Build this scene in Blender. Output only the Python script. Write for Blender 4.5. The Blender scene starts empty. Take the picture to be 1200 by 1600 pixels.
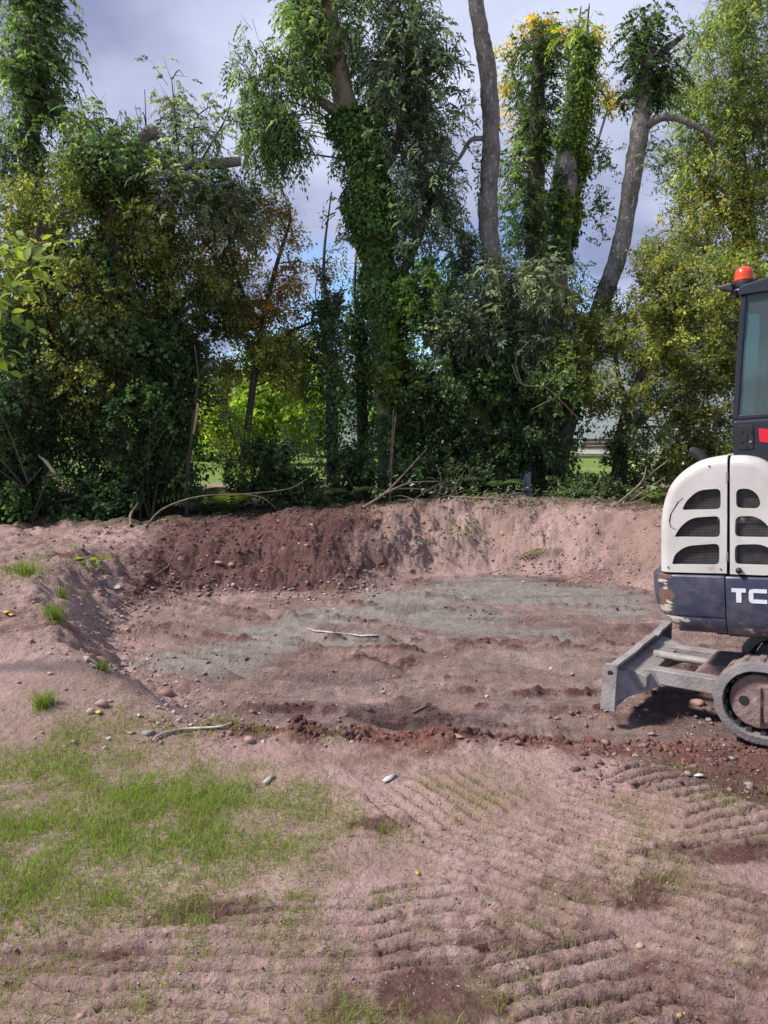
import bpy, bmesh, math, random
import numpy as np
from mathutils import Vector, Matrix

random.seed(7)
scene = bpy.context.scene
COL = scene.collection
R = math.radians

# ------------------------------------------------------------------ camera
CAM = np.array((0.0, 0.0, 1.65))
PITCH = R(6.42)
FPX = 1200.0                       # focal length in photograph pixels (1200 x 1600)
cd = bpy.data.cameras.new('camera')
cd.sensor_fit = 'VERTICAL'; cd.sensor_height = 32.0; cd.lens = 24.0
cd.clip_start = 0.05; cd.clip_end = 3000
cam = bpy.data.objects.new('camera', cd); COL.objects.link(cam)
cam.location = CAM; cam.rotation_euler = (R(90) - PITCH, 0, 0)
scene.camera = cam

# ------------------------------------------------------------------ sky and sun
SUN_EL, SUN_AZ = 48.0, 263.0       # azimuth clockwise from +Y: high, on the left and behind
w = bpy.data.worlds.new('World'); scene.world = w; w.use_nodes = True
nt = w.node_tree; nt.nodes.clear()
def nn(t, tree=None, **kw):
    n = (tree or nt).nodes.new(t)
    for k, v in kw.items(): setattr(n, k, v)
    return n
L = nt.links.new
out = nn('ShaderNodeOutputWorld'); bg = nn('ShaderNodeBackground'); bg.inputs['Strength'].default_value = 0.1
sky = nn('ShaderNodeTexSky'); sky.sky_type = 'NISHITA'; sky.sun_disc = False
sky.sun_elevation = R(SUN_EL); sky.sun_rotation = R(SUN_AZ); sky.altitude = 1200; sky.air_density = 1.0; sky.ozone_density = 5.0; sky.dust_density = 0.0
geo = nn('ShaderNodeTexCoord'); sep = nn('ShaderNodeSeparateXYZ'); L(geo.outputs['Generated'], sep.inputs[0])
zz = nn('ShaderNodeMath', operation='MAXIMUM'); L(sep.outputs['Z'], zz.inputs[0]); zz.inputs[1].default_value = 0.0
za = nn('ShaderNodeMath', operation='ADD'); L(zz.outputs[0], za.inputs[0]); za.inputs[1].default_value = 0.22
dx = nn('ShaderNodeMath', operation='DIVIDE'); L(sep.outputs['X'], dx.inputs[0]); L(za.outputs[0], dx.inputs[1])
dy = nn('ShaderNodeMath', operation='DIVIDE'); L(sep.outputs['Y'], dy.inputs[0]); L(za.outputs[0], dy.inputs[1])
cmb = nn('ShaderNodeCombineXYZ'); L(dx.outputs[0], cmb.inputs[0]); L(dy.outputs[0], cmb.inputs[1]); cmb.inputs[2].default_value = 0.75
n1 = nn('ShaderNodeTexNoise'); n1.inputs['Scale'].default_value = 0.95; n1.inputs['Detail'].default_value = 6; n1.inputs['Roughness'].default_value = 0.5
L(cmb.outputs[0], n1.inputs['Vector'])
cov = nn('ShaderNodeMapRange', interpolation_type='SMOOTHSTEP')
cov.inputs['From Min'].default_value = 0.425; cov.inputs['From Max'].default_value = 0.53; L(n1.outputs['Fac'], cov.inputs['Value'])
n2 = nn('ShaderNodeTexNoise'); n2.inputs['Scale'].default_value = 0.95; n2.inputs['Detail'].default_value = 7
va = nn('ShaderNodeVectorMath', operation='ADD'); L(cmb.outputs[0], va.inputs[0]); va.inputs[1].default_value = (3.43, 2.08, 1.49)
L(va.outputs[0], n2.inputs['Vector'])
cr = nn('ShaderNodeValToRGB'); L(n2.outputs['Fac'], cr.inputs[0])
cr.color_ramp.elements[0].position = 0.42; cr.color_ramp.elements[0].color = (1.5, 1.7, 2.7, 1)
cr.color_ramp.elements[1].position = 0.61; cr.color_ramp.elements[1].color = (3.7, 4.0, 5.1, 1)
mx = nn('ShaderNodeMix', data_type='RGBA'); L(cov.outputs[0], mx.inputs[0]); L(sky.outputs[0], mx.inputs[6]); L(cr.outputs[0], mx.inputs[7])
L(mx.outputs[2], bg.inputs['Color']); L(bg.outputs[0], out.inputs[0])

sd = bpy.data.lights.new('sun', 'SUN'); sd.energy = 3.0; sd.angle = R(8); sd.color = (1.0, 0.955, 0.89)
sun = bpy.data.objects.new('sun', sd); COL.objects.link(sun)
el, az = R(SUN_EL), R(SUN_AZ)
sdir = Vector((math.sin(az) * math.cos(el), math.cos(az) * math.cos(el), math.sin(el)))
sun.rotation_euler = sdir.to_track_quat('Z', 'Y').to_euler(); sun.location = sdir * 30

scene.view_settings.view_transform = 'Standard'; scene.view_settings.look = 'None'
scene.view_settings.exposure = 1.04; scene.view_settings.gamma = 1.0
scene.view_settings.use_curve_mapping = False
scene.render.engine = 'CYCLES'
cy = scene.cycles
cy.max_bounces = 6; cy.diffuse_bounces = 3; cy.glossy_bounces = 3; cy.transmission_bounces = 4; cy.transparent_max_bounces = 8
cy.use_denoising = True
cy.caustics_reflective = False; cy.caustics_refractive = False

# ------------------------------------------------------------------ helpers
_cp, _sp = math.cos(PITCH), math.sin(PITCH)
def ray(u, v):
    a, b = (u - 600) / FPX, (800 - v) / FPX
    return np.array((a, _cp + b * _sp, -_sp + b * _cp))
def at(u, v, Y):
    """point at forward distance Y that the photograph shows at (u, v)"""
    r = ray(u, v); return CAM + r * (Y / r[1])
def gp(u, v, z=0.0):
    r = ray(u, v); return CAM + r * ((z - CAM[2]) / r[2])
def px(Y): return Y / FPX           # metres per photograph pixel at distance Y

def tag(o, label=None, cat=None, group=None, kind=None):
    if label: o['label'] = label
    if cat: o['category'] = cat
    if group: o['group'] = group
    if kind: o['kind'] = kind
    return o
def link(o, parent=None):
    COL.objects.link(o)
    if parent is not None: o.parent = parent
    return o
def empty(name, loc, label=None, cat=None, group=None):
    o = bpy.data.objects.new(name, None); o.empty_display_size = 0.2; o.location = [float(c) for c in loc]
    return tag(link(o), label, cat, group)
def mesh_np(name, V, faces, mat, parent=None, origin=(0, 0, 0), smooth=False, col=None, attrs=None):
    """V (n,3); faces (m,k) int array, all the same size, or a list of such arrays"""
    me = bpy.data.meshes.new(name)
    V = np.asarray(V, dtype=np.float64) - np.asarray(origin, dtype=np.float64)
    fl = faces if isinstance(faces, list) else [faces]
    fl = [np.asarray(f, dtype=np.int32) for f in fl if len(f)]
    me.vertices.add(len(V)); me.vertices.foreach_set('co', V.astype(np.float32).ravel())
    loops = np.concatenate([f.ravel() for f in fl]); sizes = np.concatenate([np.full(len(f), f.shape[1], dtype=np.int32) for f in fl])
    me.loops.add(len(loops)); me.loops.foreach_set('vertex_index', loops)
    me.polygons.add(len(sizes))
    me.polygons.foreach_set('loop_start', np.concatenate(([0], np.cumsum(sizes)[:-1])).astype(np.int32))
    if smooth: me.polygons.foreach_set('use_smooth', np.ones(len(sizes), dtype=bool))
    me.update(calc_edges=True)
    if col is not None:
        a = me.attributes.new('Col', 'FLOAT_COLOR', 'POINT')
        c4 = np.ones((len(V), 4), dtype=np.float32); c4[:, :3] = col; a.data.foreach_set('color', c4.ravel())
    for k, x in (attrs or {}).items():
        a = me.attributes.new(k, 'FLOAT', 'POINT'); a.data.foreach_set('value', np.asarray(x, dtype=np.float32).ravel())
    if mat is not None: me.materials.append(mat)
    o = bpy.data.objects.new(name, me); o.location = [float(c) for c in origin] if parent is None else (0, 0, 0)
    return link(o, parent)
def bm_obj(name, bm, mat, parent=None, origin=(0, 0, 0), bevel=0.0, smooth=False, seg=2):
    bmesh.ops.recalc_face_normals(bm, faces=bm.faces)
    me = bpy.data.meshes.new(name)
    if any(origin): bmesh.ops.translate(bm, vec=-Vector(origin), verts=bm.verts)
    bm.to_mesh(me); bm.free(); me.materials.append(mat)
    if smooth: me.polygons.foreach_set('use_smooth', [True] * len(me.polygons))
    o = bpy.data.objects.new(name, me)
    if parent is None: o.location = origin
    link(o, parent)
    if bevel:
        m = o.modifiers.new('bevel', 'BEVEL'); m.width = bevel; m.segments = seg; m.limit_method = 'ANGLE'; m.angle_limit = R(35)
    return o
def copy_tree(o, parent=None):
    c = o.copy(); COL.objects.link(c); c.parent = parent
    for ch in list(o.children): copy_tree(ch, c)
    return c

# ---- numpy noise
_rs = np.random.default_rng(11)
_PERM = _rs.permutation(512).astype(np.int64); _GA = _rs.uniform(0, 2 * np.pi, 512); _GX, _GY = np.cos(_GA), np.sin(_GA)
def noise2(x, y, seed=0):
    x = np.asarray(x, dtype=np.float64) + seed * 17.31; y = np.asarray(y, dtype=np.float64) + seed * 9.77
    xi, yi = np.floor(x).astype(np.int64), np.floor(y).astype(np.int64); xf, yf = x - xi, y - yi
    u = xf * xf * xf * (xf * (xf * 6 - 15) + 10); v = yf * yf * yf * (yf * (yf * 6 - 15) + 10)
    def g(a, b, fx, fy):
        h = _PERM[(_PERM[(xi + a) & 511] + yi + b) & 511]
        return _GX[h] * fx + _GY[h] * fy
    n00, n10, n01, n11 = g(0, 0, xf, yf), g(1, 0, xf - 1, yf), g(0, 1, xf, yf - 1), g(1, 1, xf - 1, yf - 1)
    return (n00 * (1 - u) + n10 * u) * (1 - v) + (n01 * (1 - u) + n11 * u) * v
def fbm(x, y, f, octv=4, seed=0, gain=0.5):
    s, a, t = 0, 1.0, 0
    for i in range(octv):
        s = s + a * noise2(np.asarray(x) * f, np.asarray(y) * f, seed + i * 3); t += a; a *= gain; f *= 2.03
    return s / t * 1.6
def S(a, b, x):
    t = np.clip((np.asarray(x, dtype=np.float64) - a) / (b - a), 0, 1); return t * t * (3 - 2 * t)
_k3 = _rs.normal(0, 1, (10, 3)); _p3 = _rs.uniform(0, 6.28, 10)
def noise3(P, f):
    return np.sin((P @ _k3.T) * f + _p3).sum(1) / 3.2
def unit(a): return a / np.maximum(np.linalg.norm(a, axis=-1, keepdims=True), 1e-9)

# ------------------------------------------------------------------ materials
def new_mat(name):
    m = bpy.data.materials.new(name); m.use_nodes = True
    t = m.node_tree; b = t.nodes['Principled BSDF']
    return m, t, b
def simple_mat(name, c1, c2=None, rough=0.6, scale=8.0, detail=6, metal=0.0, bump=0.0, bump_scale=40.0, spec=0.4, contrast=(0.35, 0.65), stretch=(1, 1, 1), c3=None, c3_range=(0.55, 0.62), c3_scale=3.0):
    """noise-mixed paint / bark / stone material; c3 is a wear colour with its own noise"""
    m, t, b = new_mat(name); lk = t.links.new
    tc = nn('ShaderNodeTexCoord', t); mp = nn('ShaderNodeMapping', t); mp.inputs['Scale'].default_value = stretch
    lk(tc.outputs['Object'], mp.inputs['Vector'])
    c2 = c2 or tuple(x * 0.7 for x in c1)
    n = nn('ShaderNodeTexNoise', t); n.inputs['Scale'].default_value = scale; n.inputs['Detail'].default_value = detail; n.inputs['Roughness'].default_value = 0.6
    lk(mp.outputs[0], n.inputs['Vector'])
    mr = nn('ShaderNodeMapRange', t); mr.inputs['From Min'].default_value, mr.inputs['From Max'].default_value = contrast; lk(n.outputs['Fac'], mr.inputs['Value'])
    mx = nn('ShaderNodeMix', t, data_type='RGBA'); lk(mr.outputs[0], mx.inputs[0]); mx.inputs[6].default_value = (*c1, 1); mx.inputs[7].default_value = (*c2, 1)
    last = mx.outputs[2]
    if c3 is not None:
        n3 = nn('ShaderNodeTexNoise', t); n3.inputs['Scale'].default_value = c3_scale; n3.inputs['Detail'].default_value = 10; n3.inputs['Roughness'].default_value = 0.65
        lk(mp.outputs[0], n3.inputs['Vector'])
        r3 = nn('ShaderNodeMapRange', t); r3.inputs['From Min'].default_value, r3.inputs['From Max'].default_value = c3_range; lk(n3.outputs['Fac'], r3.inputs['Value'])
        m3 = nn('ShaderNodeMix', t, data_type='RGBA'); lk(r3.outputs[0], m3.inputs[0]); lk(last, m3.inputs[6]); m3.inputs[7].default_value = (*c3, 1); last = m3.outputs[2]
    lk(last, b.inputs['Base Color']); b.inputs['Roughness'].default_value = rough; b.inputs['Metallic'].default_value = metal
    b.inputs['Specular IOR Level'].default_value = spec
    if bump:
        nb = nn('ShaderNodeTexNoise', t); nb.inputs['Scale'].default_value = bump_scale; nb.inputs['Detail'].default_value = 5; lk(mp.outputs[0], nb.inputs['Vector'])
        bp = nn('ShaderNodeBump', t); bp.inputs['Strength'].default_value = bump; bp.inputs['Distance'].default_value = 0.02
        lk(nb.outputs['Fac'], bp.inputs['Height']); lk(bp.outputs[0], b.inputs['Normal'])
    return m
def leaf_mat(name, trans=0.42, rough=0.55, spec=0.28):
    m, t, b = new_mat(name); lk = t.links.new
    a = nn('ShaderNodeAttribute', t); a.attribute_name = 'Col'
    lk(a.outputs['Color'], b.inputs['Base Color']); b.inputs['Roughness'].default_value = rough; b.inputs['Specular IOR Level'].default_value = spec
    tr = nn('ShaderNodeBsdfTranslucent', t); mulc = nn('ShaderNodeMix', t, data_type='RGBA', blend_type='MULTIPLY'); mulc.inputs[0].default_value = 1
    lk(a.outputs['Color'], mulc.inputs[6]); mulc.inputs[7].default_value = (1.6, 1.7, 0.8, 1); lk(mulc.outputs[2], tr.inputs['Color'])
    ms = nn('ShaderNodeMixShader', t); ms.inputs[0].default_value = trans
    lk(b.outputs[0], ms.inputs[1]); lk(tr.outputs[0], ms.inputs[2]); lk(ms.outputs[0], t.nodes['Material Output'].inputs['Surface'])
    return m
M = {}
M['leaf'] = leaf_mat('leaf'); M['ivy'] = leaf_mat('ivy_leaf', 0.28, 0.6, 0.22); M['grass'] = leaf_mat('grass_blade', 0.4, 0.6, 0.2)
M['bark'] = simple_mat('ash_bark', (0.25, 0.225, 0.19), (0.12, 0.105, 0.088), 0.9, 7, bump=1.0, bump_scale=34, stretch=(1, 1, 0.6), c3=(0.40, 0.40, 0.36), c3_range=(0.54, 0.64), c3_scale=24)
M['bark_dark'] = simple_mat('dark_bark', (0.10, 0.08, 0.06), (0.05, 0.04, 0.03), 0.9, 9, bump=0.6, bump_scale=30, stretch=(1, 1, 0.3))
M['bark_pale'] = simple_mat('peeled_bark', (0.36, 0.27, 0.2), (0.2, 0.15, 0.11), 0.85, 7, bump=0.5, bump_scale=24, stretch=(1, 1, 0.3))
M['twig'] = simple_mat('twig', (0.13, 0.10, 0.075), (0.07, 0.055, 0.04), 0.85, 20)
M['stick'] = simple_mat('pale_stick', (0.25, 0.18, 0.13), (0.11, 0.08, 0.06), 0.8, 14)
M['cutwood'] = simple_mat('cut_wood', (0.55, 0.4, 0.25), (0.4, 0.27, 0.16), 0.8, 20)
# ------------------------------------------------------------------ ground: one sheet, from the feet of the camera to the horizon
def graded(lims):
    a = [lims[0][0]]
    for x0, x1, s0, s1 in lims:
        while a[-1] < x1 - 1e-6:
            t = (a[-1] - x0) / (x1 - x0); a.append(min(x1, a[-1] + s0 * (s1 / s0) ** t))
    return np.array(a)
_half = graded([(0, 1.7, .0108, .0125), (1.7, 3.2, .0125, .03), (3.2, 6, .03, .09), (6, 14, .1, .7), (14, 900, 6, 200)])
GX = np.concatenate((-_half[:0:-1], _half))
GY = graded([(-60, -2, 12, .6), (-2, 1.3, .4, .03), (1.3, 3.7, .0064, .0108), (3.7, 5.5, .0115, .022), (5.5, 7.4, .022, .026), (7.4, 10.2, .022, .028), (10.2, 11.5, .035, .08), (11.5, 40, .25, 2), (40, 1500, 20, 250)])
PIT = np.array([(-0.2, 4.15), (-0.8, 4.3), (-1.55, 4.95), (-2.0, 5.7), (-2.35, 6.5), (-2.5, 7.2), (-2.2, 7.7), (-1.5, 7.8), (-0.45, 7.9), (0.0, 8.5),
                (0.6, 9.0), (1.3, 9.1), (2.4, 8.7), (3.3, 7.8), (4.3, 6.4), (4.6, 4.6), (3.6, 3.7), (1.6, 3.9)])
def pit_dist(x, y):
    """signed distance to the dug outline, positive outside"""
    d = np.full(x.shape, 1e9); ins = np.zeros(x.shape, dtype=bool); n = len(PIT)
    for i in range(n):
        ax, ay = PIT[i]; bx, by = PIT[(i + 1) % n]; ex, ey = bx - ax, by - ay
        t = np.clip(((x - ax) * ex + (y - ay) * ey) / (ex * ex + ey * ey), 0, 1)
        d = np.minimum(d, (x - ax - t * ex) ** 2 + (y - ay - t * ey) ** 2)
        ins ^= ((ay > y) != (by > y)) & (x < ex * (y - ay) / (ey if abs(ey) > 1e-9 else 1e-9) + ax)
    d = np.sqrt(d); return np.where(ins, -d, d)
# prints of the rubber tracks: centre (photo px), tilt of the bars in plan (deg), half width, half length (m), amplitude, bend
PRINTS = [(905, 1555, 14, .21, .24, .021, .25), (1135, 1470, -24, .22, .34, .020, -.3), (675, 1440, 8, .20, .20, .016, .9), (905, 1335, -34, .24, .26, .018, -.3),
          (690, 1250, -58, .22, .30, .014, -.2), (965, 1268, -34, .24, .24, .013, .2), (1052, 1238, 24, .22, .28, .014, .2), (1130, 1290, 16, .26, .16, .013, -.3),
          (300, 1530, 0, .24, .26, .016, .3), (790, 1395, -30, .22, .22, .012, .3), (560, 1540, -10, .2, .2, .010, .5), (1130, 1580, 8, .24, .14, .016, -.2),
          (800, 1255, -10, .3, .22, .010, .2), (520, 1390, -20, .25, .25, .008, .4), (60, 1560, -6, .25, .2, .012, .3), (1000, 1225, 4, .35, .12, .012, 0.1), (620, 1340, 12, .3, .2, .008, .4), (1010, 1330, -20, .22, .14, .012, .2), (870, 1430, -22, .2, .14, .012, .3), (740, 1320, -28, .25, .2, .012, -.2), (470, 1480, 4, .25, .22, .012, .3), (440, 1300, -40, .2, .2, .009, .3)]
CLAYS = [(310, 1032, .75, .34, 8), (420, 985, .5, .3, 15), (520, 962, .7, .4, 18), (640, 932, .9, .5, 12), (780, 920, 1.1, .75, 0), (890, 930, .9, .65, -8), (960, 945, .45, .6, -20), (560, 1000, .7, .2, -8), (680, 960, 1.0, .5, -4), (800, 985, .8, .2, -8), (400, 1010, .6, .2, 5)]
MACH = (2.55, 4.25)
def ground_fields(x, y):
    d = pit_dist(x, y) + .16 * fbm(x, y, .9, 3, 21) + .05 * fbm(x, y, 4, 2, 22)
    left = S(-.5, -1.9, x) * S(3.0, 5.6, y) * (.36 + .03 * noise2(x * .7, y * .7, 3))
    cx = np.interp(x, [-6, -4, -2, 0, 1.4, 2.6, 4, 7], [.36, .37, .42, .54, .66, .60, .50, .45])
    back = S(6.9, 9.4, y) * cx
    zo = np.maximum(left, back); zo = zo + (0.43 - zo) * S(11.2, 13.5, y)
    zo = zo * S(-9, -4, -np.abs(x)) + .43 * S(4, 9, np.abs(x)) * S(2, 8, y)
    wdt = np.where(y > 7.3, .95, np.where(x < -1.0, .62, .30))
    m = S(-.12, 1, d / wdt)
    floor_z = -.13 + .018 * fbm(x, y, .8, 3, 5)
    z = floor_z * (1 - m) + zo * m
    inside = 1 - S(-.25, .12, d)
    # scraped streaks across the pit floor, left by the blade
    ang = -.20 + .12 * np.sin(x * .6 + .5); sx, sy = x * np.cos(ang) + y * np.sin(ang), y * np.cos(ang) - x * np.sin(ang)
    st = noise2(sx * .35, sy * 3.1, 31) + .6 * noise2(sx * .8, sy * 7.5, 32)
    gv = 1 - np.abs(noise2(sx * .33, sy * 1.9, 36)) * 3.2
    z = z - inside * .065 * S(.70, 1, gv) + inside * .030 * S(.35, .62, gv) * (1 - S(.62, .75, gv)) * S(-.2, .25, noise2(sx * .7, sy * .7, 37) + .15) + inside * .014 * np.abs(fbm(x, y, 14, 3, 38)) * S(-.1, .4, fbm(x, y, 1.6, 2, 39))
    z = z + inside * (.030 * st + .018 * np.maximum(0, noise2(sx * .5, sy * 2.2, 35) - .1) + .010 * fbm(x, y, 9, 3, 33))
    ph2 = sy * 3.6 + .9 * noise2(sx * .45, sy * .8, 43) + .25 * noise2(sx * 2.5, sy * 2.5, 44); t2 = ph2 - np.floor(ph2); sm = S(-.25, .25, noise2(sx * .5, np.floor(ph2) * 3.7, 45) + .05) * (1 + .5 * fbm(x, y, 10, 2, 46))
    z = z + inside * .048 * sm * (t2 < .9) * (1 - t2 / .9) * S(0, .10, t2)
    row = inside * np.clip(sm, 0, 1) * np.exp(-((t2 - .06) / .07) ** 2) * S(-.3, .2, fbm(x, y, 5, 3, 47) + .1); z = z + row * .022 * (1 + fbm(x, y, 22, 2, 48))
    clay = np.zeros_like(z)
    for u, v, rx, ry, a in CLAYS:
        c = gp(u, v, -.11); a = R(a); ux = (x - c[0]) * np.cos(a) + (y - c[1]) * np.sin(a); uy = (y - c[1]) * np.cos(a) - (x - c[0]) * np.sin(a)
        clay = np.maximum(clay, 1 - S(.55, 1.1, np.sqrt((ux / rx) ** 2 + (uy / (ry * 1.15)) ** 2)))
    clay = clay * S(-.35, .35, clay - .25 + 1.1 * fbm(sx * .4, sy * 3.4, 1.5, 5, 41, .62) + .3 * fbm(x, y, 7, 4, 42)) * inside
    clay = np.maximum(clay, inside * (.36 + .3 * fbm(sx * .5, sy * 2.5, 1.2, 4, 49))) * (1 - .8 * row)
    # banks: rough tipped soil; foreground: dry crust with clods
    front = 1 - S(4.0, 4.7, y + .15 * noise2(x * 2, y * 2, 8))
    bankm = S(-.1, .25, d) * S(4.1, 5.2, y) * (1 - S(11, 12.5, y))
    z = z + bankm * (.10 * fbm(x, y, 2.0, 4, 51, .6) + .07 * np.abs(fbm(x, y, 6, 5, 52, .62)) + .10 * np.abs(noise2(x * 3.4, y * 3.4, 58)) + .014 * fbm(x, y, 24, 2, 53) + .03 * np.abs(fbm(x, y, 13, 3, 57)) * S(-1, -1.6, x))
    lip = np.exp(-((y - 3.98 - .12 * noise2(x * 1.7, y * 0, 9)) / .16) ** 2) * S(-1.3, -.5, x) * S(3.6, 1.8, x)
    z = z + lip * (.05 + .13 * fbm(x, y, 4.5, 5, 54, .65) + .05 * np.abs(fbm(x, y, 16, 3, 55)))
    # the left near rim: stony, broken ground
    rim = np.exp(-(d / .3) ** 2) * S(-.2, -1.0, x) * (1 - S(6.5, 7.5, y))
    z = z + rim * (.06 * fbm(x, y, 6, 5, 56, .62))
    pr = np.zeros_like(z); zp = np.zeros_like(z)
    for u, v, a, hw, hl, amp, bend in PRINTS:
        if amp < .0115: continue
        hw, hl, amp = hw * 1.05, hl * 1.1, amp * 1.35
        c = gp(u, v, 0.0); a = R(a); ux = (x - c[0]) * np.cos(a) + (y - c[1]) * np.sin(a); uy = (y - c[1]) * np.cos(a) - (x - c[0]) * np.sin(a)
        near = (np.abs(ux) < hw * 1.6) & (np.abs(uy) < hl * 1.6)
        if not near.any(): continue
        ux, uy = ux[near], uy[near]; xn, yn = x[near], y[near]
        wob = .007 * fbm(xn, yn, 2, 2, 71)
        msk = (1 - S(.85, 1.02, np.abs(ux) / hw + .25 * fbm(xn, yn, 7, 3, 72))) * (1 - S(.8, 1.05, np.abs(uy) / hl + .3 * fbm(xn, yn, 4, 3, 73)))
        ph = (uy + wob + .4 * bend * ux * ux) / .076
        t = ph - np.floor(ph); gw = .07 + .035 * noise2(ux * 5, np.floor(ph) * 2.3, 77) + .03 * noise2(xn * 30, yn * 30, 78); gro = 1 - S(0, .07, np.abs(t - .5) - gw)
        brk = S(-.42, -.1, fbm(xn, yn, 7, 3, 74))
        crk = 1 - .75 * (1 - S(.02, .07, np.abs(noise2(ux * 3.2 + 5, np.floor(ph) * 1.37, 75))))
        msk = msk * (1 - S(.15, .6, pr[near])); zp[near] += amp * msk * (.5 - 2.6 * gro * (.25 + .75 * brk) - .6 * (1 - crk) + .5 * np.cos(2 * np.pi * (t - 0)) * .5 + .5 * fbm(xn, yn, 24, 3, 76, .7)); pr[near] = np.maximum(pr[near], msk)
    z = z + zp + front * .022 * fbm(x, y, 1.6, 3, 61) + front * (1 - .7 * pr) * (.016 * fbm(x, y, 6, 4, 62, .6) + .006 * fbm(x, y, 30, 2, 63))
    crumb = S(.0, .5, fbm(x, y, 2.2, 2, 64)) * front
    z = z + crumb * (1 - .5 * pr) * .024 * np.abs(fbm(x, y, 18, 3, 65))
    # ground trodden flat where the machine stands, churned round it
    dm = np.sqrt((x - MACH[0]) ** 2 + (y - MACH[1]) ** 2); k = 1 - S(.85, 1.5, dm)
    z = z * (1 - k) + k * (-.105 + .02 * fbm(x, y, 5, 4, 81) + .012 * np.abs(fbm(x, y, 16, 3, 82)))
    # far: gently rolling lawn
    z = z + S(14, 40, y) * .06 * noise2(x * .1, y * .1, 90)
    # what the soil is: damp and dark / grey clay / red subsoil / grassed
    wet = inside * (.50 + .3 * fbm(sx * .5, sy * 2.0, 1.3, 4, 99)) + .9 * bankm * S(.5, -.6, x - .1 + 1.1 * fbm(x, y, 1.1, 4, 101, .6)) * S(6.6, 7.4, y) * S(-3.2, -2.2, x + .5 * noise2(x * 2, y * 2, 102))
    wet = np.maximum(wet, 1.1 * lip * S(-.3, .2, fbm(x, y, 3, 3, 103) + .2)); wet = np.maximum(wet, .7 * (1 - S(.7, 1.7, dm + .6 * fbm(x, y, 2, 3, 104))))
    wet = np.maximum(wet, .8 * front * S(.02, .34, fbm(x + .35, y, .75, 3, 105) + .42 * S(.1, 1.3, x) * S(3.1, 1.8, y) - .12) * (1 - .6 * pr))
    for u, v, rx, ry in ((835, 1478, .26, .16), (985, 1395, .42, .12), (1120, 1335, .32, .10), (720, 1565, .22, .12), (1185, 1420, .2, .2), (330, 1430, .28, .10), (1100, 1540, .28, .1), (590, 1290, .18, .1), (1180, 1590, .2, .1), (110, 1500, .25, .1)):
        c = gp(u, v, 0); wet = np.maximum(wet, .85 * (1 - S(.5, 1.2, np.sqrt(((x - c[0]) / rx) ** 2 + ((y - c[1]) / ry) ** 2) + .95 * fbm(x, y, 4.5, 5, 109, .65))) * (1 - .45 * pr))
    wet = np.maximum(wet, 1.0 * row)
    wet = np.maximum(wet, .5 * bankm * S(.15, .5, fbm(x, y, 1.3, 3, 106)))
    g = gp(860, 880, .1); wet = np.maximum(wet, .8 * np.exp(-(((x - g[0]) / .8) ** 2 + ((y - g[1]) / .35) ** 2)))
    red = np.clip(lip * .8 + .6 * (1 - S(3.9, 4.4, y)) * S(3.3, 3.75, y) * S(-1.2, 0, x) + .35 * inside * S(0, .5, noise2(x * .9, y * .9, 107)), 0, 1) * S(-.3, .3, fbm(x, y, 2, 3, 108) + .15)
    ec = gp(150, 1290, 0); e = ((x - ec[0]) / 1.05) ** 2 + ((y - ec[1]) / .66) ** 2
    grass = (1 - S(.2, 1.4, e + .55 * fbm(x, y, 2.0, 4, 111)))
    grass = np.maximum(grass, .5 * front * S(.0, .5, fbm(x, y, 1.7, 4, 112) + .45 * S(.1, -.8, x) - .05))
    grass = np.maximum(grass, .35 * pr * S(-.1, .4, fbm(x, y, 3, 3, 113)) * front)
    tl = gp(60, 900, .35); grass = np.maximum(grass, .5 * np.exp(-(((x - tl[0]) / .5) ** 2 + ((y - tl[1]) / .8) ** 2)) * S(.0, .3, fbm(x, y, 3, 3, 114)))
    grass = grass * (1 - inside)
    hedge = S(9.6, 10.6, y + .6 * S(-1, -3, x) + .4 * noise2(x, y, 115)) * (1 - S(14.5, 16, y))
    lawn = S(15.0, 17.0, y + noise2(x * .5, y * .5, 116))
    return z, dict(wet=np.clip(wet, 0, 1), clay=clay, red=red, grassy=grass, lawn=lawn, litter=hedge, front=front, inside=inside, bank=bankm, print=pr, row=row)
XX, YY = np.meshgrid(GX, GY)
_sh = XX.shape
GZ, GF = ground_fields(XX.ravel(), YY.ravel())
GZ2 = GZ.reshape(_sh)
def bil(A, x, y):
    x = np.asarray(x, dtype=np.float64); y = np.asarray(y, dtype=np.float64)
    i = np.clip(np.searchsorted(GX, x) - 1, 0, len(GX) - 2); j = np.clip(np.searchsorted(GY, y) - 1, 0, len(GY) - 2)
    tx = (x - GX[i]) / (GX[i + 1] - GX[i]); ty = (y - GY[j]) / (GY[j + 1] - GY[j])
    return (A[j, i] * (1 - tx) + A[j, i + 1] * tx) * (1 - ty) + (A[j + 1, i] * (1 - tx) + A[j + 1, i + 1] * tx) * ty
def gz(x, y): return bil(GZ2, x, y)
def gfield(k, x, y): return bil(GF[k].reshape(_sh), x, y)
def gpt(u, v):
    """where the ray through photo pixel (u, v) meets the modelled ground"""
    r = ray(u, v); t = np.linspace(1.5, 40, 4000); P = CAM + t[:, None] * r; below = P[:, 2] < gz(P[:, 0], P[:, 1])
    k = int(np.argmax(below)) if below.any() else len(t) - 1
    p = P[k].copy(); p[2] = gz(p[0], p[1]); return p
_ny, _nx = _sh
_idx = np.arange(_ny * _nx).reshape(_sh)
_q = np.stack((_idx[:-1, :-1], _idx[:-1, 1:], _idx[1:, 1:], _idx[1:, :-1]), -1).reshape(-1, 4)
gm, t, b = new_mat('soil'); lk = t.links.new
def attr(name):
    a = nn('ShaderNodeAttribute', t); a.attribute_name = name; return a.outputs['Fac']
tc = nn('ShaderNodeTexCoord', t).outputs['Object']
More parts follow.
